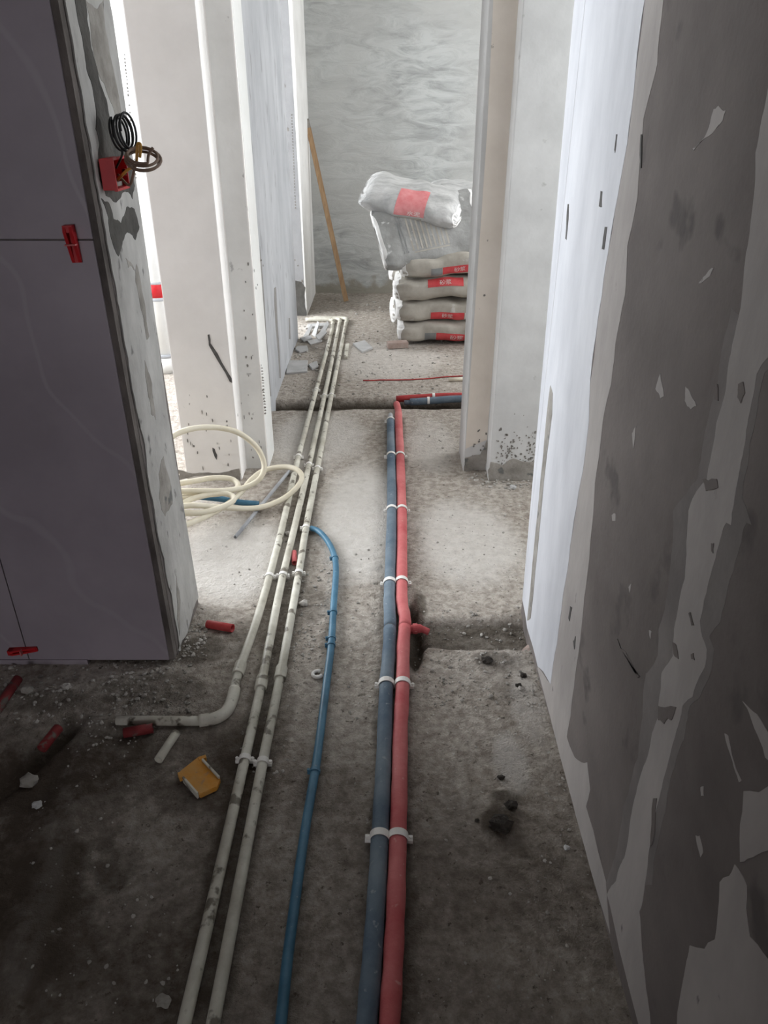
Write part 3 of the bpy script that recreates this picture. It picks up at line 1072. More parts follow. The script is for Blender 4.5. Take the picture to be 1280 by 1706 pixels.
# ------------------------------------------------------------------ blue and red lines
RB = .0102
P = catmull(path_floor([(518, 880), (531, 885), (545, 900), (556, 922), (560, 950), (556, 1010), (552, 1075), (544, 1140), (528, 1265), (509, 1380), (492, 1500), (479, 1600), (468, 1706), (458, 1800)], RB), 6)
t = thing('water_pipe', 'slim bright blue pipe curving out from under the white conduits', 'pipe', (P[0].x, P[0].y, 0))
tube('pipe_run', P, RB, M_BLUE, t, 14)
add_clips(P, [(560, 930), (555, 1018), (551, 1067), (552, 1077), (524, 1288)], RB, t, M_BLUE, .009, 'pipe_clip', (1,), .006)

RF = .0185
PB = catmull(path_floor([(651, 700), (652, 760), (653, 850), (650, 960), (649, 1000), (650, 1040), (648, 1090), (644, 1140), (640, 1250), (637, 1320), (633, 1395), (627, 1500), (620, 1600), (611, 1706), (602, 1800)], RF), 6)
PRD = catmull(path_floor([(664, 690), (665, 720), (667, 760), (669, 850), (669, 960), (667, 985), (671, 1012), (675, 1035), (672, 1075), (671, 1140), (668, 1200), (664, 1300), (662, 1395), (657, 1500), (651, 1600), (645, 1706), (636, 1800)], RF), 6)
# keep the two sleeves side by side without overlap
for i in range(len(PRD)):
    q = min(PB, key=lambda a: (a.y - PRD[i].y) ** 2)
    need = q.x + 2 * RF + .0006
    if PRD[i].x < need:
        PRD[i].x = need


def wavy(P, r, seed):
    rr = random.Random(seed)
    return [r * (1 + .05 * math.sin(i * 1.3 + seed) * rr.uniform(.2, 1)) for i in range(len(P))]


for nm, P, mt, lab, sd, side in (('insulated_pipe', PB, M_FOAM_BLUE, 'thick blue foam-sleeved pipe lying along the red one', 1, (1,)),
                                 ('insulated_pipe', PRD, M_FOAM_RED, 'thick red foam-sleeved pipe lying along the blue one', 2, (-1,))):
    t = thing(nm, lab, 'pipe', (P[0].x, P[0].y, 0))
    k = nearest(P, G(660, 1045, RF))
    tube('foam_sleeve', P[:k + 1], wavy(P[:k + 1], RF * .99, sd), mt, t, 18)
    tube('foam_sleeve', P[k:], wavy(P[k:], RF * .99, sd), mt, t, 18)
    c, d = frame_at(P, k)
    collar('joint_gap', c, d, RF * .9, RF * 1.008, .006, M_SCUFF, t)
    for u, v in ((660, 762), (660, 847), (660, 969), (657, 1140), (648, 1393)):
        c, d = frame_at(P, nearest(P, Vector((G(u, v, RF).x, G(u, v, RF).y, RF))))
        # nail clip on the outer side of each sleeve
        w = Vector((d.x, d.y, 0)).normalized().cross(Vector((0, 0, 1)))
        sgn = -1 if side[0] == 1 else 1
        sgn = sgn if w.x > 0 else -sgn
        saddle_clip('nail_clip', c, d, RF * 1.03, .016, M_CLIP, t, .010, (sgn,), .0022)
    if mt is M_FOAM_BLUE:
        a = P[0]
        tube('bare_pipe_end', [a + Vector((0, -.02, 0)), a + Vector((0, .05, .004)), a + Vector((0, .10, -.01))], [.016, .012, .011], M_GREYPIPE, t, 12)
        saddle_clip('nail_clip', a + Vector((0, -.01, 0)), Vector((0, 1, 0)), RF * 1.03, .012, M_CLIP, t, .009, (-1,))
    else:
        a = P[0]
        tube('foam_sleeve', catmull([a, a + Vector((0, .06, 0)), a + Vector((-.006, .14, -.002)), a + Vector((-.006, .19, -.02))], 4), RF * .9, mt, t, 16)
        b = G(683, 1048, .014)
        q = P[k]
        tube('branch_stub', catmull([Vector((q.x + RF * .7, b.y - .005, .016)), Vector((q.x + .045, b.y - .004, .018)), Vector((q.x + .07, b.y - .012, .012))], 4), [.013] * 5 + [.010] * 4, mt, t, 14)
        collar('stub_collar', Vector((q.x + .030, b.y - .004, .018)), Vector((1, 0, 0)), .010, .0155, .014, mt, t)

# lines in the far chase, going right behind the far jamb
P = catmull([Vector((.064, 3.752, .006)), Vector((.20, 3.765, .010)), Vector((.35, 3.775, .014)), Vector((.75, 3.79, .012))], 6)
t = thing('insulated_pipe', 'red foam-sleeved pipe in the far floor chase, heading right', 'pipe', (.064, 3.75, 0))
tube('foam_sleeve', P, .0175, M_RED_DUSTY, t, 16)
saddle_clip('nail_clip', P[9], Vector((1, .03, 0)), .018, .014, M_CLIP, t, .008, (1,))
P = catmull([Vector((.135, 3.700, .008)), Vector((.25, 3.712, .012)), Vector((.40, 3.728, .016)), Vector((.75, 3.745, .012))], 6)
t = thing('insulated_pipe', 'dark blue foam-sleeved pipe in front of the red one in the far chase', 'pipe', (.135, 3.70, 0))
tube('foam_sleeve', P, .0185, M_FOAM_BLUE, t, 16)
saddle_clip('nail_clip', P[5], Vector((1, .03, 0)), .019, .012, M_CLIP, t, .008, (-1,))
tube('bare_pipe_end', [P[0] + Vector((.01, 0, 0)), P[0] + Vector((-.03, -.003, -.002))], .012, M_FOAM_BLUE, t, 12)

# ------------------------------------------------------------------ offcuts and litter on the floor


def offcut(name, p0, p1, r, mat, label, cat='offcut', group=None, hollow=.8):
    a, b = G(p0[0], p0[1], r), G(p1[0], p1[1], r)
    for q in (a, b):
        q.z = max(r, floor_z(q.x, q.y) + r - .001)
    m = (a + b) / 2
    # the pipe wall and its open bore as one mesh
    V, F = tube_data([a, a.lerp(b, .5), b], r, 14, True, hollow)
    o = mesh_obj(name, V, F, mat, None, True)
    return tag(o, label, cat, group)


offcut('pipe_offcut', (346, 1040), (388, 1050), .0125, M_RED_DUSTY, 'short bright red pipe offcut beside the tiled pier')
offcut('pipe_offcut', (294, 1221), (264, 1266), .0105, M_PVC, 'short white pipe offcut lying near the orange box cover')
offcut('pipe_offcut', (490, 920), (491, 938), .0095, M_FOAM_RED, 'small pink-red pipe offcut between two white conduits')
offcut('pipe_offcut', (255, 1213), (206, 1221), .0125, M_RED_DARK, 'dark red pipe offcut in front of the bent white conduit')
offcut('pipe_offcut', (97, 1213), (70, 1247), .0125, M_RED_DARK, 'dark red pipe offcut in the left floor channel')
offcut('pipe_offcut', (30, 1132), (-30, 1220), .0125, M_RED_DARK, 'long dusty red pipe at the left edge below the tiles')
offcut('pipe_offcut', (748, 632.5), (774, 632), .011, M_HOSE, 'small cream offcut on the floor below the cement sacks')
P = catmull([G(605, 634, .004), G(660, 633, .004), G(700, 632, .004), G(745, 628, .004), G(790, 626, .004)], 6)
for q in P:
    q.z = max(.004, floor_z(q.x, q.y) + .004)
tag(tube('string_line', P, .0035, M_RED_DUSTY, None, 8), 'thin reddish line lying across the floor before the sacks', 'string')

# orange back-box cover lying face down
c = G(334, 1298, .004)
t = thing('box_cover', 'scratched orange plastic box cover lying on dark floor', 'cover', (c.x, c.y, 0))
ax = (G(360, 1305) - G(318, 1278)); ax = Vector((ax.x, ax.y, 0)).normalized()
cs = [G(300, 1290, .006), G(333, 1264, .006), G(368, 1302, .006), G(362, 1316, .006), G(334, 1329, .006), G(318, 1315, .006)]
bm = bmesh.new()
lo_ = [bm.verts.new((p.x, p.y, .003)) for p in cs]
f = bm.faces.new(lo_)
r = bmesh.ops.extrude_face_region(bm, geom=[f])
for v in r['geom']:
    if isinstance(v, bmesh.types.BMVert):
        v.co.z = .016
bmesh.ops.bevel(bm, geom=list(bm.edges), offset=.0015, segments=2, affect='EDGES')
from_bm('lid_plate', bm, M_ORANGE, t)
for (p, q) in (((338, 1270), (366, 1300)), ((306, 1300), (330, 1327))):
    a, b = G(*p, .01), G(*q, .01)
    d = (b - a).normalized()
    m = Matrix.Translation((a + b) / 2) @ Matrix((d, Vector((0, 0, 1)).cross(d), Vector((0, 0, 1)))).transposed().to_4x4()
    L_ = (b - a).length / 2
    box('side_rib', -L_, L_, -.0022, .0022, -.006, .012, M_PVC, t, .0006, m)
for (p, q) in (((333, 1266), (342, 1263)), ((300, 1290), (303, 1297))):
    a, b = G(*p, .012), G(*q, .012)
    d = (b - a).normalized()
    m = Matrix.Translation((a + b) / 2) @ Matrix((d, Vector((0, 0, 1)).cross(d), Vector((0, 0, 1)))).transposed().to_4x4()
    box('snap_tab', -.009, .009, -.005, .005, -.006, .006, M_ORANGE, t, .001, m)

# loose white pipe clip
c = G(529, 1124, .006)
V, F = [], []
P = [c + Vector((math.cos(a) * .0125, math.sin(a) * .0125, 0)) for a in [math.radians(x) for x in range(60, 341, 20)]]
P = [p + Vector((0, 0, .002)) for p in P]
tag(tube('loose_clip', P, .0048, M_CLIP, None, 8), 'loose white C-shaped pipe clip left of the slim blue pipe', 'clip')

# ------------------------------------------------------------------ hoses and rods in the left doorway
hp = []
for (u, v, y) in [(262, 748, 2.42), (296, 722, 2.52), (340, 712, 2.60), (390, 718, 2.66), (425, 742, 2.68), (440, 772, 2.66), (434, 796, 2.62), (408, 812, 2.58), (365, 818, 2.50), (310, 818, 2.44),
                  (262, 822, 2.38), (240, 838, 2.30), (270, 848, 2.28), (320, 842, 2.36), (380, 846, 2.44), (430, 846, 2.50), (470, 832, 2.56), (496, 810, 2.62), (503, 793, 2.68), (492, 781, 2.72), (470, 778, 2.74),
                  (440, 784, 2.72), (418, 800, 2.66), (400, 822, 2.56), (370, 846, 2.44), (330, 866, 2.33), (290, 880, 2.24), (250, 880, 2.2), (236, 860, 2.24), (262, 836, 2.36), (320, 826, 2.46), (370, 822, 2.52),
                  (396, 812, 2.58), (388, 799, 2.62), (360, 796, 2.60), (320, 802, 2.54), (270, 812, 2.46), (244, 826, 2.38), (262, 846, 2.31), (320, 855, 2.34), (366, 846, 2.41), (390, 832, 2.48), (372, 822, 2.50), (318, 832, 2.42), (262, 866, 2.27), (250, 872, 2.24)]:
    q = WY(u, v, y)
    q.z = max(q.z, .014)
    hp.append(q)
P = catmull(hp, 8)
tag(tube('hose', P, .0105, M_HOSE, None, 12), 'loose cream hose coiled on the floor in the left doorway', 'hose')
P = [WY(u, v, y) for u, v, y in ((322, 827, 2.56), (365, 831, 2.55), (400, 837, 2.55), (432, 843, 2.56))]
for q in P:
    q.z = max(q.z, .0115)
V, F = tube_data(catmull(P, 4), .0115, 14, True, .8)
tag(mesh_obj('pipe_offcut', V, F, M_BLUE, None, True), 'blue pipe offcut lying under the cream hose', 'offcut')
a, b = G(392, 895, .009), G(482, 785, .012)
t = thing('metal_rod', 'thin grey metal rod lying beside the cream hose', 'rod', (a.x, a.y, 0))
V, F = tube_data([a, a.lerp(b, .5), b], .0068, 12, True, .75)
mesh_obj('rod_shaft', V, F, M_GREYPIPE, t, True)
collar('rod_sleeve', a.lerp(b, .42), (b - a).normalized(), .006, .0085, .05, M_GREYPIPE, t)

# white drain stack seen past the far pier, with red printed band
c = WY(262, 487, 4.25)
t = thing('drain_pipe', 'white vertical drain pipe with red printed band in left room', 'pipe', (c.x, 4.25, 0))
R_ = .058


def ring(name, z0, z1, r, mat):
    V, F = tube_data([Vector((c.x, 4.25, z0)), Vector((c.x, 4.25, (z0 + z1) / 2)), Vector((c.x, 4.25, z1))], r, 32)
    return mesh_obj(name, V, F, mat, t, True)


zz = lambda v: WY(262, v, 4.19).z
ring('pipe_run', 0, CEIL, R_, M_PVC_CLEAN)
ring('printed_band', zz(497), zz(475), R_ + .0012, M_RED)
ring('grey_band', zz(474.5), zz(471), R_ + .0010, M_GREYPIPE)
ring('grey_band', zz(503), zz(498), R_ + .0010, M_GREYPIPE)
ring('coupling', zz(620), zz(597), R_ + .006, M_PVC_CLEAN)
ring('coupling_rim', zz(597), zz(592), R_ + .008, M_GREYPIPE)
ring('red_line_band', zz(637), zz(633), R_ + .0012, M_RED)

# ------------------------------------------------------------------ junction box and wires on the pier jamb
bc = WX(167, 290, XL + .003)
y0 = max(bc.y, YL + .012)
zt, zb = WX(167, 264, XL + .003).z, WX(170, 318, XL + .003).z
xo = WY(191, 295, y0).x
y1 = y0 + .086
t = thing('junction_box', 'red plastic junction box set in the pier, wires spilling out', 'box', (XL, (y0 + y1) / 2, zb))
w_ = .0025
bm = bmesh.new()
xi = XL + .004
add_box(bm, xi, xo, y0, y0 + w_, zb, zt)
add_box(bm, xi, xo, y1 - w_, y1, zb, zt)
add_box(bm, xi, xo, y0 + w_, y1 - w_, zb, zb + w_)
add_box(bm, xi, xo, y0 + w_, y1 - w_, zt - w_, zt)
add_box(bm, xi, xi + w_, y0 + w_, y1 - w_, zb + w_, zt - w_)
bmesh.ops.bevel(bm, geom=list(bm.edges), offset=.0006, segments=1, affect='EDGES')
from_bm('box_shell', bm, M_RED, t)
bm = bmesh.new()
for yy in (y0 - .001, y1 - .003):
    add_box(bm, xo - .004, xo + .002, yy, yy + .004, zb - .002, zt + .002)
add_box(bm, xo - .004, xo + .002, y0, y1, zb - .002, zb + .003)
add_box(bm, xo - .004, xo + .002, y0, y1, zt - .003, zt + .002)
from_bm('rim', bm, M_RED, t)
for zz_ in (zb + .03, zt - .03):
    bm = bmesh.new()
    add_box(bm, xo - .006, xo, y1 - .012, y1 - .002, zz_ - .006, zz_ + .006)
    from_bm('screw_lug', bm, M_RED, t)
box('mortar_fill', xi + .003, xo - .012, y0 + .003, y1 - .003, zb + .003, zb + .012, M_CEMENT_MID, t, .002)


def coil(center, axis, rx, rz, turns, pitch, wr_, seed, start=0.0, squash=None):
    rr = random.Random(seed)
    axis = Vector(axis).normalized()
    up = Vector((0, 0, 1))
    u = (up - axis * up.dot(axis)).normalized()
    w = axis.cross(u)
    pts = []
    n = int(turns * 22)
    for i in range(n + 1):
        a = start + 2 * math.pi * i / 22
        k = 1 + .10 * math.sin(a * .37 + seed)
        pts.append(Vector(center) + u * math.cos(a) * rz * k + w * math.sin(a) * rx * k + axis * (pitch * (i / 22 - turns / 2)))
    return pts


ym = (y0 + y1) / 2
boxmid = Vector((xo - .008, ym, zt - .02))
c = WY(206, 221, ym + .01)
pts = coil(c, (.75, -.55, .12), .018, .032, 5.2, .0075, .0018, 2, .4)
pts = catmull([boxmid, Vector((xo + .01, ym, zt + .012)), Vector(pts[0]) + Vector((-.004, 0, -.03))], 6)[:-1] + pts
tag(tube('wire_coil', pts, .0024, M_BLACK, None, 8), 'black wire wound into a small coil above the red box', 'wire')
c = WY(238, 264, ym - .01)
pts = coil(c, (.18, -.5, .85), .033, .031, 3.2, .006, .002, 4, 2.2)
pts = catmull([boxmid + Vector((0, .004, -.012)), Vector((xo + .016, ym - .004, zt - .052)), WY(224, 280, ym - .02), Vector(pts[0])], 7)[:-1] + pts
pts += catmull([pts[-1], WY(248, 257, ym - .03), WY(255, 246, ym - .03)], 5)[1:]
tag(tube('wire_coil', pts, .0029, M_BROWN, None, 8), 'brown wires looped in a loose ring right of the red box', 'wire')
pts = catmull([boxmid + Vector((0, -.003, -.022)), WY(214, 282, ym - .02), WY(226, 276, ym - .02), WY(228, 258, ym - .02), WY(229, 242, ym - .02), WY(232, 239, ym - .022), WY(234.5, 244, ym - .024), WY(233, 262, ym - .02)], 7)
tag(tube('wire_end', pts, .0032, M_OCHRE, None, 8), 'ochre wire folded into a short upright loop by the box', 'wire')

# ------------------------------------------------------------------ tile levelling wedges


def wedge(name, pa, pb, label, wid=.020):
    a, b = WY(pa[0], pa[1], YT), WY(pb[0], pb[1], YT)
    d = (b - a)
    L_ = d.length
    d.normalize()
    nrm = Vector((0, -1, 0))
    s = nrm.cross(d)
    m = Matrix((d, s, nrm)).transposed().to_4x4()
    m.translation = (a + b) / 2 + nrm * .0005
    t = thing(name, label, 'wedge', (a + b) / 2, 'red tile levelling wedges')
    bm = bmesh.new()
    prof = [(-L_ / 2, .016), (-L_ / 2 + .012, .020), (L_ / 2 - .006, .007), (L_ / 2, .004), (L_ / 2, 0), (-L_ / 2, 0)]
    for s0, s1 in ((-wid / 2, -wid * .18), (wid * .18, wid / 2)):
        lo1 = [bm.verts.new(m @ Vector((x, s0, z))) for x, z in prof]
        hi1 = [bm.verts.new(m @ Vector((x, s1, z))) for x, z in prof]
        bm.faces.new(lo1)
        bm.faces.new(hi1[::-1])
        for k in range(len(prof)):
            k2 = (k + 1) % len(prof)
            bm.faces.new((lo1[k], hi1[k], hi1[k2], lo1[k2]))
    add_box(bm, -L_ / 2, -L_ / 2 + .014, -wid / 2, wid / 2, 0, .017, m)
    add_box(bm, L_ / 2 - .006, L_ / 2, -wid / 2, wid / 2, 0, .004, m)
    add_box(bm, -L_ / 2 + .005, L_ / 2 - .003, -wid * .2, wid * .2, 0, .006, m)
    from_bm('wedge_body', bm, M_RED, t)
    bm = bmesh.new()
    add_box(bm, -.0015, .0015, -wid * .55, wid * .55, .011, .022, m)
    add_box(bm, -.0012, .0012, -wid * .12, wid * .12, 0, .012, m)
    from_bm('clip_tongue', bm, M_FOAM_RED, t)
    return t


wedge('levelling_wedge', (116, 374), (130, 437), 'red levelling wedge tilted across the horizontal tile joint')
wedge('levelling_wedge', (17, 1082), (63, 1080), 'red levelling wedge lying across the tile joint near the floor', .014)

# ------------------------------------------------------------------ cement sacks


def spow(c, e):
    return math.copysign(abs(c) ** e, c)


class Sack:
    def __init__(self, L, W, T, mtx, seed, ex=.55, wr=.006, taper=.30):
        self.L, self.W, self.T, self.m, self.ex, self.wr, self.taper = L, W, T, mtx, ex, wr, taper
        self.ph = [random.Random(seed + k).uniform(0, 6.28) for k in range(8)]

    def at(self, s, a, off=0.0):
        """s in -1..1 along the length, a angle round the section (0 = front, pi/2 = top)"""
        p = self.ph
        e = abs(s)
        k = 1.0 if e < .70 else 1 - self.taper * ((e - .70) / .30) ** 2.2
        kw = 1.0 if e < .8 else 1 - .10 * ((e - .8) / .2) ** 2
        sag = -.004 * math.cos(s * 3.0 + p[0]) + .004 * math.sin(s * 5 + p[1])
        wv = self.wr * (math.sin(s * 9 + p[2] + a * 2) * .5 + math.sin(s * 17 + a * 3 + p[3]) * .35 + math.sin(a * 5 + p[4] + s * 4) * .4)
        if e > .6:
            wv += self.wr * 1.6 * (e - .6) / .4 * math.sin(a * 11 + p[5])
        ca, sa = spow(math.cos(a), self.ex), spow(math.sin(a), self.ex)
        y = -ca * (self.W / 2 * kw + wv + off)
        z = sa * (self.T / 2 * k + wv + off) + sag
        x = s * self.L / 2 * (1 + .01 * math.sin(a * 2 + p[6]))
        return self.m @ Vector((x, y, z))

    def ang(self, zf):
        return math.copysign(math.asin(min(1, abs(zf)) ** (1 / self.ex)), zf)

    def body(self, parent, mat, ns=40, na=40):
        V, F = [], []
        for i in range(ns + 1):
            s = -1 + 2 * i / ns
            s = math.copysign(1 - (1 - abs(s)) ** 1.35, s)
            for k in range(na):
                V.append(self.at(s, 2 * math.pi * k / na))
        for i in range(ns):
            for k in range(na):
                k2 = (k + 1) % na
                F.append((i * na + k, (i + 1) * na + k, (i + 1) * na + k2, i * na + k2))
        o = mesh_obj('sack_body', V, F, mat, parent, True)
        return o

    def end(self, parent, side, mat, name='end_flap', bulge=.012, start=.925):
        na = 40
        V, F = [], []
        for r_, s_ in ((1.0, .93), (1.0, 1.0), (.85, 1.0), (.5, 1.0)):
            for k in range(na):
                a = 2 * math.pi * k / na
                if s_ < 1:
                    s2 = start + .03 * math.sin(a * 3 + self.ph[2]) + .015 * math.sin(a * 8 + self.ph[3])
                else:
                    s2 = s_
                q = self.at(side * s2, a, .0015 if r_ == 1.0 else 0)
                c = self.m @ Vector((side * self.L / 2, 0, -.004))
                q = c + (q - c) * r_ if s_ == 1.0 else q
                if r_ < 1:
                    q = q + (self.m.to_3x3() @ Vector((side, 0, 0))) * bulge * (1 - r_ ** 2) + Vector((0, 0, .004 * math.sin(a * 3 + self.ph[1])))
                V.append(q)
        for i in range(3):
            for k in range(na):
                k2 = (k + 1) % na
                F.append((i * na + k, (i + 1) * na + k, (i + 1) * na + k2, i * na + k2))
        F.append(tuple(3 * na + k for k in range(na)))
        return mesh_obj(name, V, F, mat, parent, True)

    def label(self, parent, s0, s1, a0, a1, mat, name, off=.0014, n=14, zf=False):
        V, F = [], []
        for i in range(n + 1):
            for k in range(n + 1):
                V.append(self.at(s0 + (s1 - s0) * i / n, self.ang(a0 + (a1 - a0) * k / n) if zf else a0 + (a1 - a0) * k / n, off))
        for i in range(n):
            for k in range(n):
                b = i * (n + 1) + k
                F.append((b, b + n + 1, b + n + 2, b + 1))
        return mesh_obj(name, V, F, mat, parent, True)

    def text(self, parent, body, s0, s1, a0, a1, mat, off=.0022, zf=False):
        cu = bpy.data.curves.new('print', 'FONT')
        cu.body = body
        cu.resolution_u = 2
        ob = bpy.data.objects.new('print', cu)
        COL.objects.link(ob)
        dg = bpy.context.evaluated_depsgraph_get()
        me0 = bpy.data.meshes.new_from_object(ob.evaluated_get(dg))
        bpy.data.objects.remove(ob)
        co_ = [v.co.copy() for v in me0.vertices]
        if not co_:
            return None
        x0, x1 = min(v.x for v in co_), max(v.x for v in co_)
        y0_, y1_ = min(v.y for v in co_), max(v.y for v in co_)
        V = [self.at(s0 + (s1 - s0) * (v.x - x0) / (x1 - x0), self.ang(a0 + (a1 - a0) * (v.y - y0_) / (y1_ - y0_)) if zf else a0 + (a1 - a0) * (v.y - y0_) / (y1_ - y0_), off) for v in co_]
        F = [tuple(p.vertices) for p in me0.polygons]
        bpy.data.meshes.remove(me0)
        return mesh_obj('print', V, F, mat, parent)


def sack_matrix(x, y, z, rx=0, ry=0, rz=0):
    return Matrix.Translation((x, y, z)) @ Euler((math.radians(rx), math.radians(ry), math.radians(rz)), 'XYZ').to_matrix().to_4x4()


SL, SW, ST = .66, .42, .140
fx = .415
front = [  # x, y, z, rx, ry, rz, label s-range, angle range, text?
    (fx + .010, 4.985, .079, 0, .3, -.5, (-.27, .52), (-.82, -.08), 'lowest sack in the front pile, standing on the floor'),
    (fx - .005, 4.990, .214, 0, -.6, 1.0, (-.36, .28), (-.80, -.12), 'second sack from the floor in the front pile'),
    (fx - .012, 4.975, .352, 0, -2.0, -1.2, (-.38, .28), (.22, .84), 'third sack from the floor in the front pile'),
    (fx + .020, 4.985, .492, 0, -2.5, .8, (-.24, .40), (-.62, -.02), 'fourth sack from the floor, under the tilted grey sack')]
for i, (x, y, z, rx, ry, rz, sr, ar, lab) in enumerate(front):
    t = thing('cement_sack', lab, 'sack', (x, y, z - ST / 2), 'cement sacks stacked in the far room')
    S = Sack(SL, SW, ST, sack_matrix(x, y, z, rx, ry, rz), 10 + i)
    S.body(t, M_BAG)
    S.end(t, -1, M_BAG_END)
    S.end(t, 1, M_BAG_END)
    lb = S.label(t, sr[0], sr[1], ar[0], ar[1], M_LABEL, 'red_label', .0014, 14, True)
    m0, m1 = sr[0] + (sr[1] - sr[0]) * .33, sr[0] + (sr[1] - sr[0]) * .66
    b0, b1 = ar[0] + (ar[1] - ar[0]) * .22, ar[0] + (ar[1] - ar[0]) * .80
    S.text(lb, '砂浆', m0, m1, b0, b1, M_PRINT, .0022, True)
    if i in (0, 3):
        S.label(t, sr[0] - .22, sr[0] - .01, ar[0], ar[1], M_PRINT_GREY, 'grey_print', .0012, 14, True)
    if i == 1:
        S.label(t, sr[1] + .01, sr[1] + .05, ar[0], ar[1], M_PRINT, 'label_edge', .0012, 14, True)
for i in range(5):
    x, y, z = fx - .035 + [.0, .02, -.01, .015, .03][i], 5.44, .079 + .138 * i
    t = thing('cement_sack', ['lowest sack of the rear pile, mostly hidden', 'second sack of the rear pile, showing its white end', 'third sack of the rear pile, showing its white end',
                              'fourth sack of the rear pile behind the front sacks', 'top sack of the rear pile behind the tilted sack'][i], 'sack', (x, y, z - ST / 2), 'cement sacks stacked in the far room')
    S = Sack(SL, SW, ST, sack_matrix(x, y, z, 0, random.Random(i).uniform(-1, 1), 0), 40 + i)
    S.body(t, M_BAG)
    S.end(t, -1, M_BAG_END)
    S.end(t, 1, M_BAG_END)
# tilted grey sack leaning back against the rear pile
_ey = Vector((-.24, .60, .74)).normalized()
_ex = Vector((.965, .12, .12))
_ex = (_ex - _ey * _ex.dot(_ey)).normalized()
_ez = _ex.cross(_ey)
_m = Matrix((_ex, _ey, _ez)).transposed().to_4x4()
_m.translation = Vector((-.037, 4.875, .640)) + _ex * .32 - _ez * .03
S = Sack(.64, .42, .095, _m, 70, .62, .004, .18)
t = thing('cement_sack', 'tilted dusty grey sack leaning against the rear pile, printed face up', 'sack', (.28, 4.90, .56), 'cement sacks stacked in the far room')
S.body(t, M_BAG_GREY)
S.end(t, -1, M_BAG_END, 'end_flap', .004, .955)
S.end(t, 1, M_BAG_END, 'end_flap', .004)
for k in range(9):                                      # rows of small pale print, a column of bold grey characters
    s0 = -.42 + .088 * k
    S.label(t, s0, s0 + .030, 1.02, 1.80, M_BAG, 'print_column', .0010, 6)
S.text(t, '水泥', -.62, -.50, .95, 2.0, M_PRINT_GREY)
S.label(t, -.40, .30, .90, .96, M_BAG, 'print_row', .0011, 10)
# pale film sack slung over the top, with faded red print
S = Sack(.62, .36, .165, sack_matrix(.185, 5.09, .835, 24, 11, -12), 90, .92, .006, .85)
t = thing('cement_sack', 'pale wrinkled sack with faded red print, topmost of the pile', 'sack', (.30, 5.14, .78), 'cement sacks stacked in the far room')
S.body(t, M_BAG_PALE)
S.end(t, -1, M_BAG_PALE, 'end_flap', .02)
S.end(t, 1, M_BAG_END, 'end_flap', .02)
lb = S.label(t, -.26, .34, -.02, 1.45, M_LABEL_PINK, 'red_label', .0016, 18)
S.text(lb, '水泥', .0, .26, .02, .30, M_BAG_END)
S.label(t, -.22, .30, -.42, -.12, M_BAG, 'beige_print', .0014, 10)
S = Sack(.60, .40, .15, sack_matrix(.62, 5.36, .83, 4, 6, 5), 95, .8, .007, .5)
t = thing('cement_sack', 'pale sack behind the topmost one, half hidden by the jamb', 'sack', (.60, 5.30, .79), 'cement sacks stacked in the far room')
S.body(t, M_BAG_PALE)
S.end(t, -1, M_BAG_PALE, 'end_flap', .02)
S.end(t, 1, M_BAG_PALE, 'end_flap', .02)

# brick under the sack corner
q = G(676, 577)
m = Matrix.Translation((.095, 4.728, .024)) @ Euler((0, 0, math.radians(12))).to_matrix().to_4x4()
tag(box('brick', -.075, .055, -.03, .03, -.022, .016, M_BRICK, None, .004, m), 'dusty reddish brick lying at the foot of the sack pile', 'brick')

# ------------------------------------------------------------------ batten leaning in the far corner
a, b = G(577, 503, .0), WY(511, 199, 6.24)
a.z = floor_z(a.x, a.y) + .005
d = (b - a).normalized()
s = d.cross(Vector((0, 1, 0))).normalized()
m = Matrix((s, s.cross(d) * -1, d)).transposed().to_4x4()
m.translation = a
t = thing('wooden_batten', 'slim wooden batten leaning against the far back wall', 'batten', a)
L_ = (b - a).length
box('shaft', -.016, .016, -.010, .010, 0, L_ - .06, M_WOOD, t, .002, m)
box('grey_tip', -.0155, .0155, -.0095, .0095, L_ - .06, L_, M_CEMENT_MID, t, .002, m)

# ------------------------------------------------------------------ broken tile and rubble


def shard(pix, thick, label, group, z=0.0, tilt=(0, 0), mat=M_SHARD, name='tile_shard', cat='shard'):
    P = [G(u, v, thick) for u, v in pix]
    c = sum(P, Vector()) / len(P)
    bm = bmesh.new()
    zf = floor_z(c.x, c.y) + .001 + z
    rot = Euler((math.radians(tilt[0]), math.radians(tilt[1]), 0)).to_matrix()
    lo1 = [bm.verts.new(Vector((c.x, c.y, zf)) + rot @ Vector((p.x - c.x, p.y - c.y, 0))) for p in P]
    f = bm.faces.new(lo1)
    r = bmesh.ops.extrude_face_region(bm, geom=[f])
    off = rot @ Vector((0, 0, thick))
    for v in r['geom']:
        if isinstance(v, bmesh.types.BMVert):
            v.co += off
    bmesh.ops.bevel(bm, geom=list(bm.edges), offset=.0015, segments=1, affect='EDGES')
    return tag(from_bm(name, bm, mat), label, cat, group)


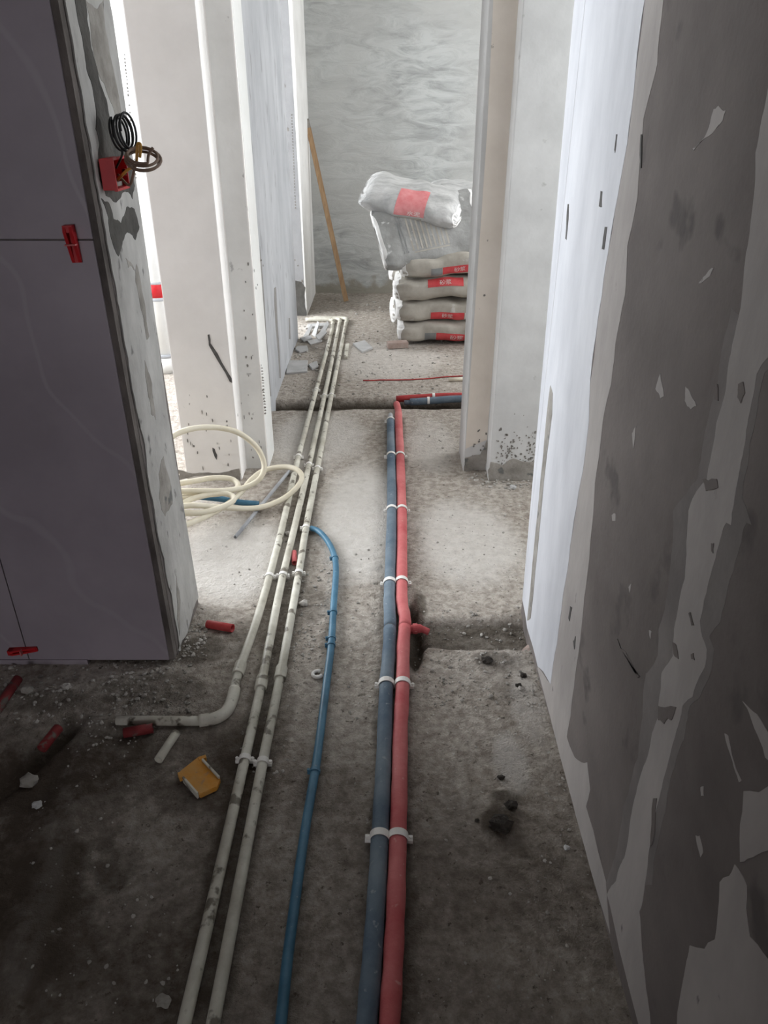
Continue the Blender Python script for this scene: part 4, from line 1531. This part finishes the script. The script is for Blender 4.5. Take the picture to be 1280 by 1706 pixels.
GS = 'broken grey tile pieces by the white conduits'
shard([(480, 600), (513, 600), (512, 618), (477, 621)], .012, 'large flat grey tile piece against the passage wall', GS)
shard([(495, 578), (512, 577), (514, 584), (499, 587), (492, 583)], .012, 'small grey tile piece between passage wall and conduits', GS)
shard([(588, 572), (608, 567), (621, 579), (604, 586)], .012, 'pale grey tile piece right of the conduits, by the sacks', GS)
shard([(514, 607), (528, 602), (531, 610), (520, 614)], .014, 'pale rounded chip between large tile piece and conduits', GS)
lab = 'narrow grey tile sliver heaped left of the conduits'
for i, (u, v, du, dv, ty) in enumerate([(503, 562, 14, -18, 12), (519, 556, 12, -14, -14), (526, 566, 16, -8, 8), (512, 570, 22, -4, 4), (500, 566, 18, -2, -5), (531, 560, 14, -16, 10)]):
    shard([(u, v), (u + du, v + dv), (u + du + 3, v + dv + 3), (u + 6, v + 4)], .010, lab, GS, .010 * (i % 3), (8, ty))
shard([(576, 573), (582, 572), (579, 594), (573, 594)], .018, 'pale upright strip beside the rightmost conduit near the sacks', GS, 0, (0, 0), M_PVC, 'offcut_strip', 'offcut')
shard([(512, 540), (545, 538), (546, 543), (513, 545)], .014, 'flat pale strip at the far end of the conduits', GS, 0, (0, 0), M_SHARD)

# mortar lumps big enough to tell apart


def lump(name, u, v, r, mat, label, sq=.7, seed=0, cat='lump', group=None):
    c = G(u, v, r * .4)
    rr = random.Random(seed)
    bm = bmesh.new()
    bmesh.ops.create_icosphere(bm, subdivisions=2, radius=r)
    ph = [rr.uniform(0, 6) for _ in range(6)]
    for w in bm.verts:
        n = w.co.normalized()
        k = 1 + .22 * math.sin(n.x * 4 + ph[0]) * math.sin(n.y * 5 + ph[1]) + .15 * math.sin(n.z * 7 + ph[2] + n.x * 6) + rr.uniform(-.08, .08)
        w.co = Vector((n.x * r * k, n.y * r * k * .85, n.z * r * k * sq))
        w.co += Vector((c.x, c.y, floor_z(c.x, c.y) + r * sq * .62))
    return tag(from_bm(name, bm, mat), label, cat, group)


GL = 'mortar lumps and clods on the floor'
lump('mud_clod', 834, 1375, .026, M_MUD, 'largest black mud clod on the floor right of the red sleeve', .5, 1, 'clod', GL)
lump('mud_clod', 852, 1343, .014, M_MUD, 'black clod just above the largest mud clod', .5, 2, 'clod', GL)
lump('mud_clod', 835, 1296, .008, M_MUD, 'small black clod on pale powder near right wall', .6, 3, 'clod', GL)
lump('mud_clod', 795, 1367, .005, M_MUD, 'tiny black clod left of the largest mud clod', .6, 4, 'clod', GL)
lump('mud_clod', 873, 1123, .010, M_MUD, 'dark clod on the floor close to right wall', .6, 5, 'clod', GL)
lump('mud_clod', 812, 1100, .016, M_MUD, 'dark clod just in front of the right-hand chase', .4, 6, 'clod', GL)
lump('mud_clod', 864, 1142, .010, M_MUD, 'flat dark clod below the clod by right wall', .35, 7, 'clod', GL)
lump('mortar_lump', 885, 1070, .022, M_BRICK, 'pinkish mortar lump at the wall end of the chase', .55, 8, 'lump', GL)
lump('mortar_lump', 506, 1008, .013, M_ROCK, 'round pale pebble right of the rightmost white conduit', .8, 9, 'lump', GL)
lump('mortar_lump', 62, 1341, .012, M_SHARD, 'white chip on the dark floor at far left', .5, 10, 'lump', GL)
lump('mortar_lump', 47, 1298, .022, M_ROCK, 'grey mortar lump beside the left floor channel', .5, 11, 'lump', GL)
lump('mortar_lump', 46, 1152, .017, M_ROCK, 'pale crumbly lump below the tiles at left', .6, 12, 'lump', GL)
lump('mortar_lump', 110, 1146, .014, M_ROCK, 'small pale lump under the tiled pier', .6, 13, 'lump', GL)
lump('mortar_lump', 855, 812, .014, M_SHARD, 'white pebble at the foot of the far right jamb', .7, 14, 'lump', GL)
lump('mortar_lump', 272, 1665, .014, M_ROCK, 'pale flake at the bottom edge by the conduits', .3, 15, 'lump', GL)
lump('mortar_lump', 482, 889, .016, M_ROCK, 'pale mortar dab between two white conduits', .6, 16, 'lump', GL)
lump('mortar_lump', 945, 1412, .007, M_SHARD, 'white flake on the floor beside right wall', .4, 17, 'lump', GL)

# uncountable crumbs
rr = random.Random(99)
V, F = [], []
ico = bmesh.new()
bmesh.ops.create_icosphere(ico, subdivisions=1, radius=1)
iv = [v.co.copy() for v in ico.verts]
for k_, v in enumerate(ico.verts):
    v.index = k_
fi = [tuple(v.index for v in f.verts) for f in ico.faces]
ico.free()


def crumbs(u0, u1, v0, v1, n, s0, s1):
    for _ in range(n):
        u, v = rr.uniform(u0, u1), rr.uniform(v0, v1)
        c = G(u, v)
        s = s0 * (s1 / s0) ** (rr.random() ** 2.2)
        CR.append((c.x, c.y, s))


CR = []
crumbs(300, 345, 1040, 1100, 130, .002, .007)
crumbs(180, 320, 1100, 1190, 230, .0018, .007)
crumbs(0, 190, 1110, 1210, 120, .002, .008)
crumbs(150, 230, 1200, 1250, 40, .002, .005)
crumbs(40, 300, 1250, 1690, 110, .0015, .005)
crumbs(480, 560, 940, 1100, 170, .002, .006)
crumbs(400, 500, 1000, 1300, 140, .0015, .004)
crumbs(690, 890, 1010, 1060, 90, .002, .007)
crumbs(690, 900, 1070, 1180, 170, .002, .007)
crumbs(690, 880, 820, 1020, 170, .0015, .005)
crumbs(780, 890, 790, 815, 130, .003, .010)
crumbs(690, 780, 680, 790, 60, .002, .006)
crumbs(900, 1020, 1180, 1560, 60, .0015, .005)
crumbs(580, 640, 900, 1200, 60, .0015, .005)
crumbs(470, 560, 535, 625, 150, .004, .014)
crumbs(580, 770, 545, 660, 150, .003, .010)
crumbs(470, 640, 600, 665, 80, .003, .008)
crumbs(330, 480, 860, 1000, 60, .0015, .005)
crumbs(530, 640, 500, 528, 30, .004, .012)
crumbs(690, 1000, 1200, 1690, 90, .0012, .004)
px_ = np.array([[a[0] for a in CR]])
py_ = np.array([[a[1] for a in CR]])
hz = floor_height(px_, py_)[0][0]
for (x, y, s), z in zip(CR, hz):
    b = len(V)
    sx, sy, sz = s * rr.uniform(.7, 1.4), s * rr.uniform(.7, 1.4), s * rr.uniform(.45, .9)
    ca, sa = math.cos(rr.random() * 6.3), math.sin(rr.random() * 6.3)
    nn = math.hypot(ca, sa) or 1
    ca, sa = ca / nn, sa / nn
    for w in iv:
        k = rr.uniform(.75, 1.15)
        X, Y = w.x * sx * k, w.y * sy * k
        V.append((x + X * ca - Y * sa, y + X * sa + Y * ca, z + sz * .5 + w.z * sz * k))
    F += [tuple(b + q for q in f) for f in fi]
o = mesh_obj('rubble', V, F, M_ROCK)
o['kind'] = 'stuff'
tag(o, 'loose mortar crumbs and grit strewn over the screed', 'rubble')
